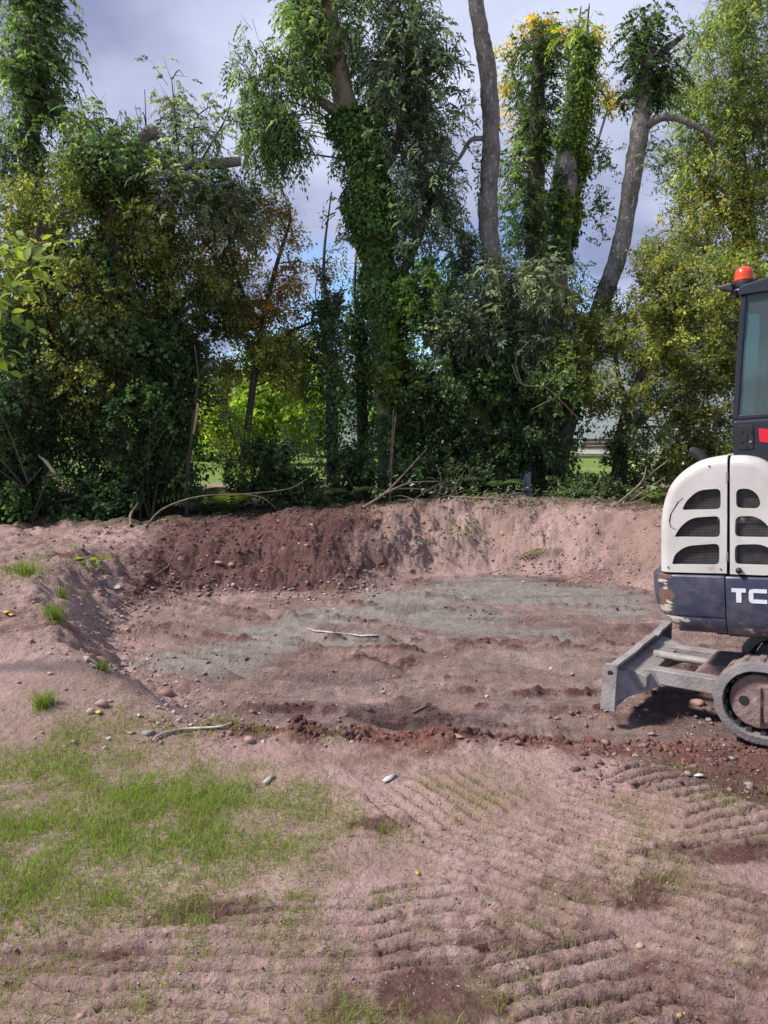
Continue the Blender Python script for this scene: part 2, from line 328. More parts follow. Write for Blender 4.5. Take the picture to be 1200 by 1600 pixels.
def tnoise(scale, detail=6, rough=.6):
    n = nn('ShaderNodeTexNoise', t); n.inputs['Scale'].default_value = scale; n.inputs['Detail'].default_value = detail; n.inputs['Roughness'].default_value = rough; lk(tc, n.inputs['Vector']); return n.outputs['Fac']
def rng_(val, a, b_, smooth=True):
    r = nn('ShaderNodeMapRange', t); r.inputs['From Min'].default_value = a; r.inputs['From Max'].default_value = b_; lk(val, r.inputs['Value']); return r.outputs[0]
def mixc(f, a, b_):
    m_ = nn('ShaderNodeMix', t, data_type='RGBA')
    (lk(f, m_.inputs[0]) if not isinstance(f, float) else setattr(m_.inputs[0], 'default_value', f))
    for i, c in ((6, a), (7, b_)): (setattr(m_.inputs[i], 'default_value', (*c, 1)) if isinstance(c, tuple) else lk(c, m_.inputs[i]))
    return m_.outputs[2]
def mul(a, b_):
    m_ = nn('ShaderNodeMath', t, operation='MULTIPLY'); lk(a, m_.inputs[0]); (lk(b_, m_.inputs[1]) if not isinstance(b_, float) else setattr(m_.inputs[1], 'default_value', b_)); return m_.outputs[0]
n_big, n_mid, n_fine = tnoise(1.7, 5), tnoise(9, 6), tnoise(70, 4, .7)
dry = mixc(rng_(n_mid, .35, .68), (0.39, 0.254, 0.216), (0.285, 0.174, 0.146))
dry = mixc(rng_(n_fine, .42, .72), dry, (0.43, 0.31, 0.285))
dry = mixc(mul(rng_(n_big, .45, .62), .65), dry, (0.275, 0.178, 0.145))
wetc = mixc(rng_(n_mid, .35, .65), (0.145, 0.073, 0.062), (0.085, 0.037, 0.031))
dry = mixc(mul(rng_(n_big, .45, .62), .65), dry, (0.275, 0.178, 0.145))
wetc = mixc(rng_(n_fine, .5, .75), wetc, (0.20, 0.122, 0.106))
def crisp(k, lo, hi):
    q1 = nn('ShaderNodeMath', t, operation='MULTIPLY_ADD'); lk(n_mid, q1.inputs[0]); q1.inputs[1].default_value = .9; lk(attr(k), q1.inputs[2])
    q2 = nn('ShaderNodeMath', t, operation='MULTIPLY_ADD'); lk(tnoise(34, 5, .7), q2.inputs[0]); q2.inputs[1].default_value = .8; lk(q1.outputs[0], q2.inputs[2])
    return rng_(q2.outputs[0], .85 + lo, .85 + hi)
c = mixc(crisp('wet', .15, .75), dry, wetc)
c = mixc(mul(crisp('red', .25, .8), .8), c, mixc(rng_(n_mid, .3, .7), (0.21, 0.09, 0.073), (0.11, 0.043, 0.036)))
c = mixc(mul(crisp('clay', .15, .95), .85), c, mixc(rng_(n_mid, .35, .7), (0.275, 0.252, 0.222), (0.18, 0.158, 0.136)))
c = mixc(mul(attr('grassy'), rng_(tnoise(16, 5), .42, .66)), c, (0.17, 0.165, 0.07))
c = mixc(attr('litter'), c, mixc(rng_(n_mid, .4, .6), (0.085, 0.055, 0.035), (0.05, 0.055, 0.02)))
c = mixc(attr('lawn'), c, mixc(rng_(tnoise(.6, 6), .35, .65), (0.13, 0.19, 0.035), (0.19, 0.24, 0.06)))
# pale grit scattered on the soil
vor = nn('ShaderNodeTexVoronoi', t); vor.inputs['Scale'].default_value = 55; lk(tc, vor.inputs['Vector'])
lt = nn('ShaderNodeMath', t, operation='LESS_THAN'); lk(vor.outputs['Distance'], lt.inputs[0]); lt.inputs[1].default_value = .17
gr = mul(lt.outputs[0], rng_(vor.outputs['Color'], .72, .74))
nl = nn('ShaderNodeMath', t, operation='SUBTRACT'); nl.inputs[0].default_value = 1.0; lk(attr('lawn'), nl.inputs[1])
c = mixc(mul(gr, nl.outputs[0]), c, (0.44, 0.35, 0.32))
lk(c, b.inputs['Base Color']); b.inputs['Roughness'].default_value = .92; b.inputs['Specular IOR Level'].default_value = .18
ad = nn('ShaderNodeMath', t, operation='MULTIPLY_ADD'); lk(tnoise(38, 6, .65), ad.inputs[0]); ad.inputs[1].default_value = 1.0; lk(mul(n_fine, .45), ad.inputs[2])
bp = nn('ShaderNodeBump', t); bp.inputs['Strength'].default_value = 1.0; bp.inputs['Distance'].default_value = .022
lk(ad.outputs[0], bp.inputs['Height']); lk(bp.outputs[0], b.inputs['Normal'])
M['soil'] = gm
g_ = mesh_np('ground', np.stack((XX.ravel(), YY.ravel(), GZ), -1), _q, gm, smooth=True, attrs={k: GF[k] for k in ('wet', 'clay', 'red', 'grassy', 'lawn', 'litter')})
tag(g_, 'reddish bare soil with a shallow dug pit, banks and a grassy foreground', kind='structure')

# ------------------------------------------------------------------ rocks and soil lumps
_ico = bmesh.new(); bmesh.ops.create_icosphere(_ico, subdivisions=1, radius=1)
ICO_V = np.array([v.co[:] for v in _ico.verts]); ICO_F = np.array([[v.index for v in f.verts] for f in _ico.faces]); _ico.free()
_ico = bmesh.new(); bmesh.ops.create_icosphere(_ico, subdivisions=2, radius=1)
ICO2_V = np.array([v.co[:] for v in _ico.verts]); ICO2_F = np.array([[v.index for v in f.verts] for f in _ico.faces]); _ico.free()
OCT_V = np.array([(1, 0, 0), (-1, 0, 0), (0, 1, 0), (0, -1, 0), (0, 0, 1), (0, 0, -1)], dtype=float)
OCT_F = np.array([(0, 2, 4), (2, 1, 4), (1, 3, 4), (3, 0, 4), (2, 0, 5), (1, 2, 5), (3, 1, 5), (0, 3, 5)])
def lumps(rg, P, size, Vb, Fb, jit=.3, flat=.65):
    n, k = len(P), len(Vb)
    a = rg.uniform(0, 2 * np.pi, n); sc = size[:, None] * np.stack((rg.uniform(.7, 1.35, n), rg.uniform(.6, 1.1, n), rg.uniform(flat * .7, flat * 1.3, n)), -1)
    qr = unit(rg.normal(0, 1, (n, 4))); w_, x_, y_, z_ = qr.T
    Rm = np.stack((1 - 2 * (y_ * y_ + z_ * z_), 2 * (x_ * y_ - z_ * w_), 2 * (x_ * z_ + y_ * w_), 2 * (x_ * y_ + z_ * w_), 1 - 2 * (x_ * x_ + z_ * z_), 2 * (y_ * z_ - x_ * w_), 2 * (x_ * z_ - y_ * w_), 2 * (y_ * z_ + x_ * w_), 1 - 2 * (x_ * x_ + y_ * y_)), -1).reshape(n, 3, 3)
    B = np.einsum('nij,kj->nki', Rm, Vb); dn = unit(rg.normal(0, 1, (n, 5, 3)))
    for i in range(5): hh = np.einsum('nki,ni->nk', B, dn[:, i]); B = B - np.maximum(hh - rg.uniform(.25, .7, (n, 1)), 0)[..., None] * dn[:, i][:, None]
    B = B * (1 + rg.uniform(-jit, jit, (n, k, 1)) * .6) * sc[:, None, :]
    ca, sa = np.cos(a)[:, None], np.sin(a)[:, None]
    V = np.stack((B[..., 0] * ca - B[..., 1] * sa, B[..., 0] * sa + B[..., 1] * ca, B[..., 2]), -1) + P[:, None, :]
    F = (Fb[None] + (np.arange(n) * k)[:, None, None]).reshape(-1, Fb.shape[1])
    return V.reshape(-1, 3), F
def attr_mat(name, rough=.9, bump=.5, bs=60, spec=.2):
    m_, t_, b_ = new_mat(name); a = nn('ShaderNodeAttribute', t_); a.attribute_name = 'Col'
    n = nn('ShaderNodeTexNoise', t_); n.inputs['Scale'].default_value = bs; n.inputs['Detail'].default_value = 4
    tcx = nn('ShaderNodeTexCoord', t_); t_.links.new(tcx.outputs['Object'], n.inputs['Vector'])
    mm = nn('ShaderNodeMix', t_, data_type='RGBA', blend_type='MULTIPLY'); mm.inputs[0].default_value = .6
    r_ = nn('ShaderNodeMapRange', t_); r_.inputs['To Min'].default_value = .55; r_.inputs['To Max'].default_value = 1.35; t_.links.new(n.outputs['Fac'], r_.inputs['Value'])
    t_.links.new(a.outputs['Color'], mm.inputs[6]); t_.links.new(r_.outputs[0], mm.inputs[7]); t_.links.new(mm.outputs[2], b_.inputs['Base Color'])
    b_.inputs['Roughness'].default_value = rough; b_.inputs['Specular IOR Level'].default_value = spec
    bp_ = nn('ShaderNodeBump', t_); bp_.inputs['Strength'].default_value = bump; bp_.inputs['Distance'].default_value = .01
    t_.links.new(n.outputs['Fac'], bp_.inputs['Height']); t_.links.new(bp_.outputs[0], b_.inputs['Normal']); return m_
M['lump'] = attr_mat('soil_lump'); M['stone'] = attr_mat('stone', .75, .35, 45, .3)
rg = np.random.default_rng(5)
def scatter(n, x0, x1, y0, y1, dens):
    x, y = rg.uniform(x0, x1, n * 6), rg.uniform(y0, y1, n * 6); k = rg.uniform(0, 1, n * 6) < dens(x, y); return x[k][:n], y[k][:n]
def soil_col(x, y):
    wv = np.clip(gfield('wet', x, y), 0, 1)[:, None]; rd = np.clip(gfield('red', x, y), 0, 1)[:, None] * .6
    c_ = np.array((.30, .19, .165)) * (1 - wv) + np.array((.115, .064, .057)) * wv; return c_ * (1 - rd) + np.array((.24, .09, .068)) * rd
# crumbs and clods of soil: uncountable
VV, FF, CC, base = [], [], [], 0
for n, box, dens, s0, s1 in ((3600, (-2.2, 2.2, 1.6, 4.0), lambda x, y: (.2 + .8 * S(0, .6, fbm(x, y, 2.2, 2, 64)) + .5 * gfield('print', x, y)) * S(3.2, .3, np.abs(x)) * .8, .002, .008),
                             (2400, (-1.3, 3.0, 3.6, 4.35), lambda x, y: S(.30, 0, np.abs(y - 4.0 - .1 * noise2(x * 1.7, y * 0, 9))), .003, .024),
                             (3600, (-3.6, 4.0, 4.2, 9.2), lambda x, y: .25 * gfield('inside', x, y) + .9 * gfield('bank', x, y), .003, .015),
                             (3000, (-4.6, 5.0, 7.2, 10.8), lambda x, y: gfield('bank', x, y) * (.35 + .65 * gfield('wet', x, y)), .006, .038),
                             (520, (-.5, 1.1, 3.85, 4.15), lambda x, y: .8 * S(-.5, .3, fbm(x, y, 3, 2, 131)), .008, .040), (420, (.9, 2.6, 3.3, 4.1), lambda x, y: .8 * S(-.4, .4, fbm(x, y, 3, 2, 132)), .006, .034),
                             (3200, (-2.4, 3.8, 4.3, 8.8), lambda x, y: np.clip(gfield('row', x, y), 0, 1), .004, .020),
                             (900, (-1.2, 3.0, 4.6, 5.6), lambda x, y: np.exp(-((y - 5.1 + .2 * x) / .25) ** 2) * .8, .004, .012)):
    x, y = scatter(n, *box, dens); sz = s0 * (s1 / s0) ** (rg.uniform(0, 1, len(x)) ** 1.6)
    P = np.stack((x, y, gz(x, y) + sz * .05), -1); IV, IF = (ICO_V, ICO_F) if s1 > .021 else (OCT_V, OCT_F); V, F = lumps(rg, P, sz * (1 if IV is ICO_V else 1.2), IV, IF, .42, .8)
    VV.append(V); FF.append(F + base); base += len(V)
    CC.append(np.repeat(soil_col(x, y) * (.62 if n in (520, 420) else .8 if n == 3200 else 1) * rg.uniform(.8, 1.15, (len(x), 1)), len(IV), 0))
o = mesh_np('soil_clods', np.concatenate(VV), np.concatenate(FF), M['lump'], smooth=False, col=np.concatenate(CC)); tag(o, 'loose reddish soil crumbs and clods strewn over the ground', 'soil', kind='stuff')
# grit and small gravel: uncountable
VV, FF, CC, base = [], [], [], 0
STC = np.array([(.56, .48, .45), (.46, .35, .31), (.42, .38, .36), (.62, .60, .58), (.46, .32, .26), (.40, .36, .34)])
for n, box, dens, s0, s1 in ((1100, (-2.2, 2.2, 1.6, 4.2), lambda x, y: .35 + 0 * x, .002, .008), (1100, (-2.9, -.2, 3.7, 6.0), lambda x, y: np.exp(-(pit_dist(x, y) / .4) ** 2), .004, .026),
                             (1500, (-2.9, 0.3, 6.2, 8.6), lambda x, y: np.exp(-(pit_dist(x, y) / .30) ** 2) * S(-.5, .3, fbm(x, y, 1.5, 2, 130)), .004, .034), (500, (-2.4, 4, 4.2, 9), lambda x, y: .5 * gfield('inside', x, y), .004, .016),
                             (1100, (1.2, 4.2, 6.6, 9.6), lambda x, y: np.exp(-((pit_dist(x, y) - .1) / .35) ** 2), .006, .030), (700, (-4.2, 4.5, 7.5, 10.6), lambda x, y: .6 * gfield('bank', x, y), .006, .028),
                             (700, (-4.2, -1.6, 3.4, 8), lambda x, y: .6 * gfield('bank', x, y) + .3, .004, .020), (400, (1.0, 2.8, 3.3, 4.6), lambda x, y: .7 + 0 * x, .006, .03)):
    x, y = scatter(n, *box, dens); sz = s0 * (s1 / s0) ** (rg.uniform(0, 1, len(x)) ** 2.2)
    P = np.stack((x, y, gz(x, y) + sz * .3), -1); V, F = lumps(rg, P, sz, ICO_V, ICO_F, .25, .6)
    VV.append(V); FF.append(F + base); base += len(V)
    cc = STC[rg.integers(0, 6, len(x))] * rg.uniform(.6, 1.1, (len(x), 1)); dm_ = rg.uniform(.25, .9, (len(x), 1)); cc = cc * (1 - dm_) + soil_col(x, y) * dm_
    CC.append(np.repeat(cc, len(ICO_V), 0))
o = mesh_np('gravel', np.concatenate(VV), np.concatenate(FF), M['stone'], smooth=False, col=np.concatenate(CC)); tag(o, 'small pale stones and grit lying loose on the soil', 'gravel', kind='stuff')
# stones large enough to point at: px, py, size px, colour, roundness, label
PINK, WHITE, GREY, BROWN, TAN = (.42, .27, .22), (.58, .56, .55), (.33, .31, .30), (.24, .14, .11), (.45, .33, .25)
STONES = [
 (389, 1158, 17, PINK, 1, 'smooth round pink cobble on the pit edge beside a white stone'), (412, 1160, 14, WHITE, 0, 'white stone just right of the round pink cobble'),
 (170, 1157, 16, WHITE, 0, 'white angular stone left of the bent white pipe end'), (165, 1172, 14, WHITE, 0, 'pale flat stone just below the white angular stone, above the grass'),
 (235, 1147, 30, GREY, 0, 'large grey flat stone at the left end of the white pipe'), (205, 1147, 18, PINK, 0, 'pink stone between the grey flat stone and the white stones'),
 (117, 1163, 18, PINK, 0, 'pink stone lying above the left edge of the grass'), (102, 1168, 14, (.5, .38, .36), 0, 'pale pink stone leftmost above the grass'),
 (142, 1115, 18, TAN, 1, 'tan rounded stone beside a yellow leaf on the left bank'), (158, 1103, 28, PINK, 0, 'broad pinkish stone behind the tan rounded stone'),
 (28, 1068, 14, TAN, 0, 'tan stone alone on the left bank beside the frame edge'), (260, 1086, 26, BROWN, 1, 'large brown rounded stone at the left foot of the pit'),
 (195, 1042, 15, GREY, 1, 'grey rounded stone at the left corner of the grey clay'), (207, 1013, 14, BROWN, 0, 'brown stone among pale rubble on the left pit wall'),
 (135, 1032, 20, (.4, .38, .37), 0, 'pale grey stone in the left pit wall below the grass tufts'), (148, 1044, 18, GREY, 0, 'dark grey stone tucked under the left pit wall'),
 (160, 912, 26, (.36, .34, .36), 0, 'bluish grey slab below the cut leafy twig'), (184, 922, 18, (.5, .47, .46), 0, 'pale upright stone right of the bluish grey slab'),
 (228, 899, 22, BROWN, 0, 'dark brown rock in the back left bank'), (282, 874, 18, BROWN, 0, 'reddish brown rock high on the back left bank'),
 (343, 882, 15, PINK, 0, 'pink stone at the end of the thin stick on the bank, left of a twin'), (362, 884, 12, TAN, 1, 'tan stone on the bank, right of a pink twin'),
 (365, 917, 13, WHITE, 0, 'white stone at the back left foot of the bank'), (396, 925, 12, WHITE, 0, 'small white stone where the back bank meets the pit floor'),
 (312, 930, 20, BROWN, 0, 'brown stone at the foot of the back left bank'), (467, 851, 9, WHITE, 0, 'small white stone high on the dark back bank'),
 (480, 854, 13, PINK, 0, 'pink stone high on the dark back bank'), (642, 892, 20, (.42, .25, .17), 0, 'orange brown stone at the foot of the middle bank'),
 (717, 1153, 24, PINK, 0, 'pinkish block standing on the near pit edge'), (550, 1161, 11, WHITE, 0, 'white stone in the dark ledge at the near pit edge'),
 (572, 1108, 20, BROWN, 0, 'flat brown stone in the near pit floor'), (600, 1084, 14, (.4, .36, .33), 0, 'pale stone in the middle of the pit floor'),
 (760, 1089, 10, WHITE, 0, 'small white stone on the pit floor beside a dark clod'), (860, 1046, 13, WHITE, 0, 'pale stone on the pit floor left of the dozer blade'),
 (895, 1056, 14, (.42, .36, .33), 0, 'pale stone nearest the left end of the dozer blade'), (1017, 1095, 11, GREY, 0, 'grey pebble in the shade under the push arms'),
 (1010, 1110, 12, (.45, .42, .40), 0, 'pale grey pebble in front of the push arms'), (1088, 1102, 34, PINK, 0, 'large pinkish rock beside the front of the rubber track'),
 (1110, 1166, 12, WHITE, 0, 'white stone in the red soil right below the track'), (235, 1434, 11, WHITE, 0, 'white stone in the bare soil below the grass patch'),
 (90, 1408, 17, PINK, 0, 'pink stone at the lower edge of the grass patch'), (127, 1590, 18, PINK, 1, 'pinkish stone at the bottom left corner of the ground'),
 (1000, 1480, 15, TAN, 1, 'tan stone between the track prints, lower right'), (825, 1526, 8, TAN, 1, 'small tan pebble on the dark bare patch left of the deep track print'),
 (1170, 1247, 9, WHITE, 0, 'small white stone on the track prints at the right edge'), (1062, 1588, 13, (.5, .24, .12), 1, 'orange brown stone at the bottom right'),
]
for i, (u, v, s, c_, rnd, lab) in enumerate(STONES):
    p = gpt(u, v); r_ = .5 * s * px(p[1]) * .82; rgs = np.random.default_rng(100 + i)
    B = ICO2_V.copy(); k = unit(rgs.normal(0, 1, (7, 3)))
    if rnd: B = B * (1 + .09 * np.sin(B @ k[:3].T * 2.2).sum(1, keepdims=True) / 2)
    else:
        for q in k: h = B @ q; B = B - np.maximum(h - rgs.uniform(.28, .6), 0)[:, None] * q
        B = B * (1 + rgs.uniform(-.05, .05, (len(B), 1)))
    B = B * r_ * np.array((rgs.uniform(1, 1.25), rgs.uniform(.75, 1.0), rgs.uniform(.6, .8) if not rnd else .85))
    a = rgs.uniform(-.5, .5); B = B @ np.array(((math.cos(a), math.sin(a), 0), (-math.sin(a), math.cos(a), 0), (0, 0, 1)))
    org = p + np.array((0, 0, r_ * .12))
    o = mesh_np('stone', B + org, ICO2_F, M['stone'], origin=org, smooth=bool(rnd), col=np.tile((np.array(c_) * .7 + np.array((.34, .21, .18)) * .3) * rgs.uniform(.75, 1.0), (len(B), 1)))
    tag(o, lab, 'stone', 'stones lying about the pit')

# ------------------------------------------------------------------ grass
def blades(rg, x, y, h, wdt, col, lean=.5, nseg=2):
    """curved blades: ribbons narrowing to a point"""
    n = len(x); a = rg.uniform(0, 2 * np.pi, n); b_ = rg.uniform(0, 2 * np.pi, n); z = gz(x, y) - .004
    ld = np.stack((np.cos(a), np.sin(a), 0 * a), -1) * (h * lean * rg.uniform(.15, 1, n))[:, None]; sd_ = np.stack((np.cos(b_), np.sin(b_), 0 * b_), -1) * (wdt * .5)[:, None]
    P = np.stack((x, y, z), -1); up = np.array((0, 0, 1.)) * h[:, None]
    m_ = P + up * .55 + ld * .35; tip = P + up * rg.uniform(.82, 1, n)[:, None] + ld
    V = np.stack((P - sd_, P + sd_, m_ - sd_ * .8, m_ + sd_ * .8, tip), 1).reshape(-1, 3); k = (np.arange(n) * 5)[:, None]
    return V, [np.concatenate((k, k + 1, k + 3, k + 2), 1), np.concatenate((k + 2, k + 3, k + 4), 1)], np.repeat(col, 5, 0)
def gcol(rg, n, dryness=.18):
    c_ = np.array((.20, .32, .045)) * rg.uniform(.5, 1.4, (n, 1)) * np.array((1, 1, 1)) + rg.uniform(0, .03, (n, 1)) * np.array((1.2, .3, .2))
    d_ = rg.uniform(0, 1, n) < dryness; c_[d_] = np.array((.36, .29, .15)) * rg.uniform(.6, 1.1, (d_.sum(), 1)); return c_
sets = []
x, y = scatter(32000, -2.1, .1, 1.9, 4.1, lambda x, y: np.clip(gfield('grassy', x, y), 0, 1) ** 1.4 * (.18 + .82 * S(-.3, .4, fbm(x, y, 3.1, 4, 120))))
sets.append(blades(rg, x, y, rg.uniform(.015, .05, len(x)) * (.6 + .5 * gfield('grassy', x, y)), rg.uniform(.0015, .0032, len(x)), gcol(rg, len(x), .26), 1.1))
x, y = scatter(30000, -1.9, 2.0, 1.55, 4.0, lambda x, y: (.06 + np.clip(gfield('grassy', x, y), 0, .5)) * S(-.15, .4, fbm(x, y, 3, 3, 121) + .1))
sets.append(blades(rg, x, y, rg.uniform(.012, .05, len(x)), rg.uniform(.0014, .003, len(x)), gcol(rg, len(x), .3) * np.array((1.05, .92, 1.1)), .8))
x, y = scatter(2500, -1.9, 2.0, 1.55, 4.0, lambda x, y: .3 + 0 * x)
sets.append(blades(rg, x, y, rg.uniform(.012, .035, len(x)), rg.uniform(.0012, .0024, len(x)), gcol(rg, len(x), .45), .9))
x, y = scatter(5000, -4.5, -1.6, 4.5, 9.2, lambda x, y: np.clip(gfield('grassy', x, y), 0, 1) * .8)
sets.append(blades(rg, x, y, rg.uniform(.04, .12, len(x)), rg.uniform(.003, .005, len(x)), gcol(rg, len(x), .25), .8))
VV, F4, F3, CC, base = [], [], [], [], 0
for V, F, C_ in sets: VV.append(V); F4.append(F[0] + base); F3.append(F[1] + base); CC.append(C_); base += len(V)
o = mesh_np('grass', np.concatenate(VV), [np.concatenate(F4), np.concatenate(F3)], M['grass'], smooth=True, col=np.concatenate(CC)); tag(o, 'short young green grass growing thinly over the foreground soil', 'grass', kind='stuff')
TUFTS = [(68, 1106, 20, .11, 260, 'bright green grass tuft alone on the left bank'), (38, 900, 34, .17, 420, 'largest dark green grass tuft at the top of the left bank'),
         (86, 968, 18, .15, 220, 'green grass tuft on the rim of the left pit wall, above the rubble'), (98, 935, 14, .11, 120, 'small green tuft behind the one on the left rim'),
         (160, 1048, 14, .08, 110, 'small green tuft low in the left pit wall')]
for u, v, r_, h, n, lab in TUFTS:
    p = gpt(u, v); a = rg.uniform(0, 6.28, n); q = np.minimum(np.abs(rg.normal(0, .55, n)), 1.1) * r_ * px(p[1])
    V, F, C_ = blades(rg, p[0] + q * np.cos(a), p[1] + q * np.sin(a), rg.uniform(.3, 1.15, n) * h, rg.uniform(.002, .005, n), gcol(rg, n, .18) * .8, 1.0)
    o = mesh_np('grass_tuft', V, F, M['grass'], origin=p, smooth=True, col=C_); tag(o, lab, 'grass tuft', 'grass tufts on the bare soil')

# ------------------------------------------------------------------ fallen leaves, chips and straw: uncountable
def litter(name, label, n, box, dens, l0, l1, wr, cols, cat, flat=.35):
    x, y = scatter(n, *box, dens); n = len(x); P = np.stack((x, y, gz(x, y) + .006), -1); a = rg.uniform(0, 6.28, n); ax = np.stack((np.cos(a), np.sin(a), rg.uniform(-flat, flat, n)), -1); ax /= np.linalg.norm(ax, axis=1, keepdims=True)
    sd_ = np.stack((-np.sin(a), np.cos(a), rg.uniform(-flat, flat, n)), -1); ln = rg.uniform(l0, l1, n)[:, None]; V = np.stack((P, P + ax * ln * .45 + sd_ * ln * wr * .5, P + ax * ln + (0, 0, .004), P + ax * ln * .45 - sd_ * ln * wr * .5), 1).reshape(-1, 3)
    V[:, 2] = np.maximum(V[:, 2], gz(V[:, 0], V[:, 1]) + .003); c_ = np.array(cols)[rg.integers(0, len(cols), n)] * rg.uniform(.7, 1.2, (n, 1)); tag(mesh_np(name, V, np.arange(4 * n).reshape(-1, 4), M['grass'], col=np.repeat(c_, 4, 0)), label, cat, kind='stuff')
litter('leaf_litter', 'small fallen leaves and chips scattered over the banks', 900, (-4.6, 5, 5.5, 10.8), lambda x, y: gfield('bank', x, y) * (.2 + .8 * S(7.5, 10, y)), .02, .06, .6, [(.40, .36, .22), (.20, .24, .08), (.45, .33, .10), (.5, .46, .40), (.12, .16, .05), (.25, .15, .09)], 'leaf litter')
litter('dry_straw', 'dead straw and root threads lying on the soil', 900, (-3.6, 2.2, 1.7, 6.5), lambda x, y: .25 + .75 * S(-.8, -1.8, x), .03, .12, .03, [(.45, .36, .25), (.35, .26, .18), (.28, .19, .13)], 'straw')
# ------------------------------------------------------------------ vegetation toolkit
def resample(pts, rad, n):
    pts = np.asarray(pts, float); rad = np.asarray(rad, float)
    if len(pts) == 2: t = np.linspace(0, 1, n)[:, None]; return pts[0] * (1 - t) + pts[1] * t, np.linspace(rad[0], rad[1], n)
    P = np.vstack((2 * pts[0] - pts[1], pts, 2 * pts[-1] - pts[-2])); s = np.linspace(0, len(pts) - 1 - 1e-6, n); i = s.astype(int); f = (s - i)[:, None]
    a, b_, c_, d_ = P[i], P[i + 1], P[i + 2], P[i + 3]
    Q = .5 * (2 * b_ + (c_ - a) * f + (2 * a - 5 * b_ + 4 * c_ - d_) * f ** 2 + (3 * b_ - a - 3 * c_ + d_) * f ** 3)
    return Q, np.interp(s, np.arange(len(rad)), rad)
def tube(pts, rad, sides=10, n=None, rough=.0, seed=0, cap=True):
    P, r_ = resample(pts, rad, n or max(4, 4 * len(pts))); m_ = len(P)
    T_ = unit(np.gradient(P, axis=0)); ref = np.array((.31, .95, .05)) if abs(T_[:, 2]).mean() > .5 else np.array((0, .1, 1.)); A = unit(np.cross(T_, ref)); B = np.cross(T_, A)
    th = np.linspace(0, 2 * np.pi, sides, endpoint=False); rr = r_[:, None] * np.ones(sides)
    if rough: rr = rr * (1 + rough * (np.sin(3 * th + seed + 1.5 * np.sin(np.arange(m_) * .7))[...] if False else noise2(np.cos(th)[None] * 1.7 + seed + 0 * rr, np.sin(th)[None] * 1.7 + np.arange(m_)[:, None] * .35, seed)) * 1.6)
    V = P[:, None] + rr[..., None] * (np.cos(th)[None, :, None] * A[:, None] + np.sin(th)[None, :, None] * B[:, None])
    k = np.arange(m_ * sides).reshape(m_, sides); F = np.stack((k[:-1], np.roll(k, -1, 1)[:-1], np.roll(k, -1, 1)[1:], k[1:]), -1).reshape(-1, 4)
    V = V.reshape(-1, 3); fl = [F]
    if cap:
        V = np.vstack((V, P[-1:] + T_[-1:] * r_[-1] * .1)); c_ = len(V) - 1; l_ = k[-1]; fl.append(np.stack((l_, np.roll(l_, -1), np.full(sides, c_)), -1))
    return V, fl
def merge(parts):
    V, f3, f4, b0 = [], [], [], 0
    for v, fl in parts:
        V.append(v)
        for f in (fl if isinstance(fl, list) else [fl]): (f3 if f.shape[1] == 3 else f4).append(f + b0)
        b0 += len(v)
    out_ = []
    if f4: out_.append(np.concatenate(f4))
    if f3: out_.append(np.concatenate(f3))
    return np.concatenate(V), out_
def sticks3(O, E, r0, r1):
    """many straight three-sided twigs at once"""
    n = len(O); T_ = unit(E - O); A = unit(np.cross(T_, np.array((.3, .2, .93)))); B = np.cross(T_, A); V = np.empty((n, 6, 3))
    for i in range(3):
        d_ = A * math.cos(2.094 * i) + B * math.sin(2.094 * i); V[:, i] = O + d_ * np.reshape(r0, (-1, 1)); V[:, 3 + i] = E + d_ * np.reshape(r1, (-1, 1))
    k = (np.arange(n) * 6)[:, None, None]; F = (np.array([(0, 1, 4, 3), (1, 2, 5, 4), (2, 0, 3, 5)])[None] + k).reshape(-1, 4); return V.reshape(-1, 3), F
def leaf_quads(Bp, ax, nr, Ln, Wd, mid=.45):
    sd_ = unit(np.cross(nr, ax)); nr = np.cross(ax, sd_); Ln = np.reshape(Ln, (-1, 1)); Wd = np.reshape(Wd, (-1, 1))
    return np.stack((Bp, Bp + ax * Ln * mid + sd_ * Wd * .5 + nr * Wd * .16, Bp + ax * Ln - nr * Ln * .12, Bp + ax * Ln * mid - sd_ * Wd * .5 + nr * Wd * .16), 1)
UP = np.array((0, 0, 1.))
def spray_simple(rg, O, D, Ls, n, Ln, Wd, spread=.9, droop=.25):
    S_ = len(O); tt = (np.arange(n)[None] + rg.uniform(0, 1, (S_, n))) / n
    P = O[:, None] + D[:, None] * (Ls[:, None] * tt)[..., None] - UP * (droop * Ls[:, None] * tt ** 2)[..., None] + rg.normal(0, .035, (S_, n, 3)) * (Ls[:, None, None] * 2)
    ax = unit(D[:, None] * .6 + unit(rg.normal(0, 1, (S_, n, 3))) * spread - UP * .22); nr = unit(UP * .75 + rg.normal(0, .5, (S_, n, 3)))
    sz = rg.uniform(.65, 1.25, (S_, n)); return leaf_quads(P.reshape(-1, 3), ax.reshape(-1, 3), nr.reshape(-1, 3), (Ln * sz).ravel(), (Wd * sz).ravel()), np.repeat(np.arange(S_), n)
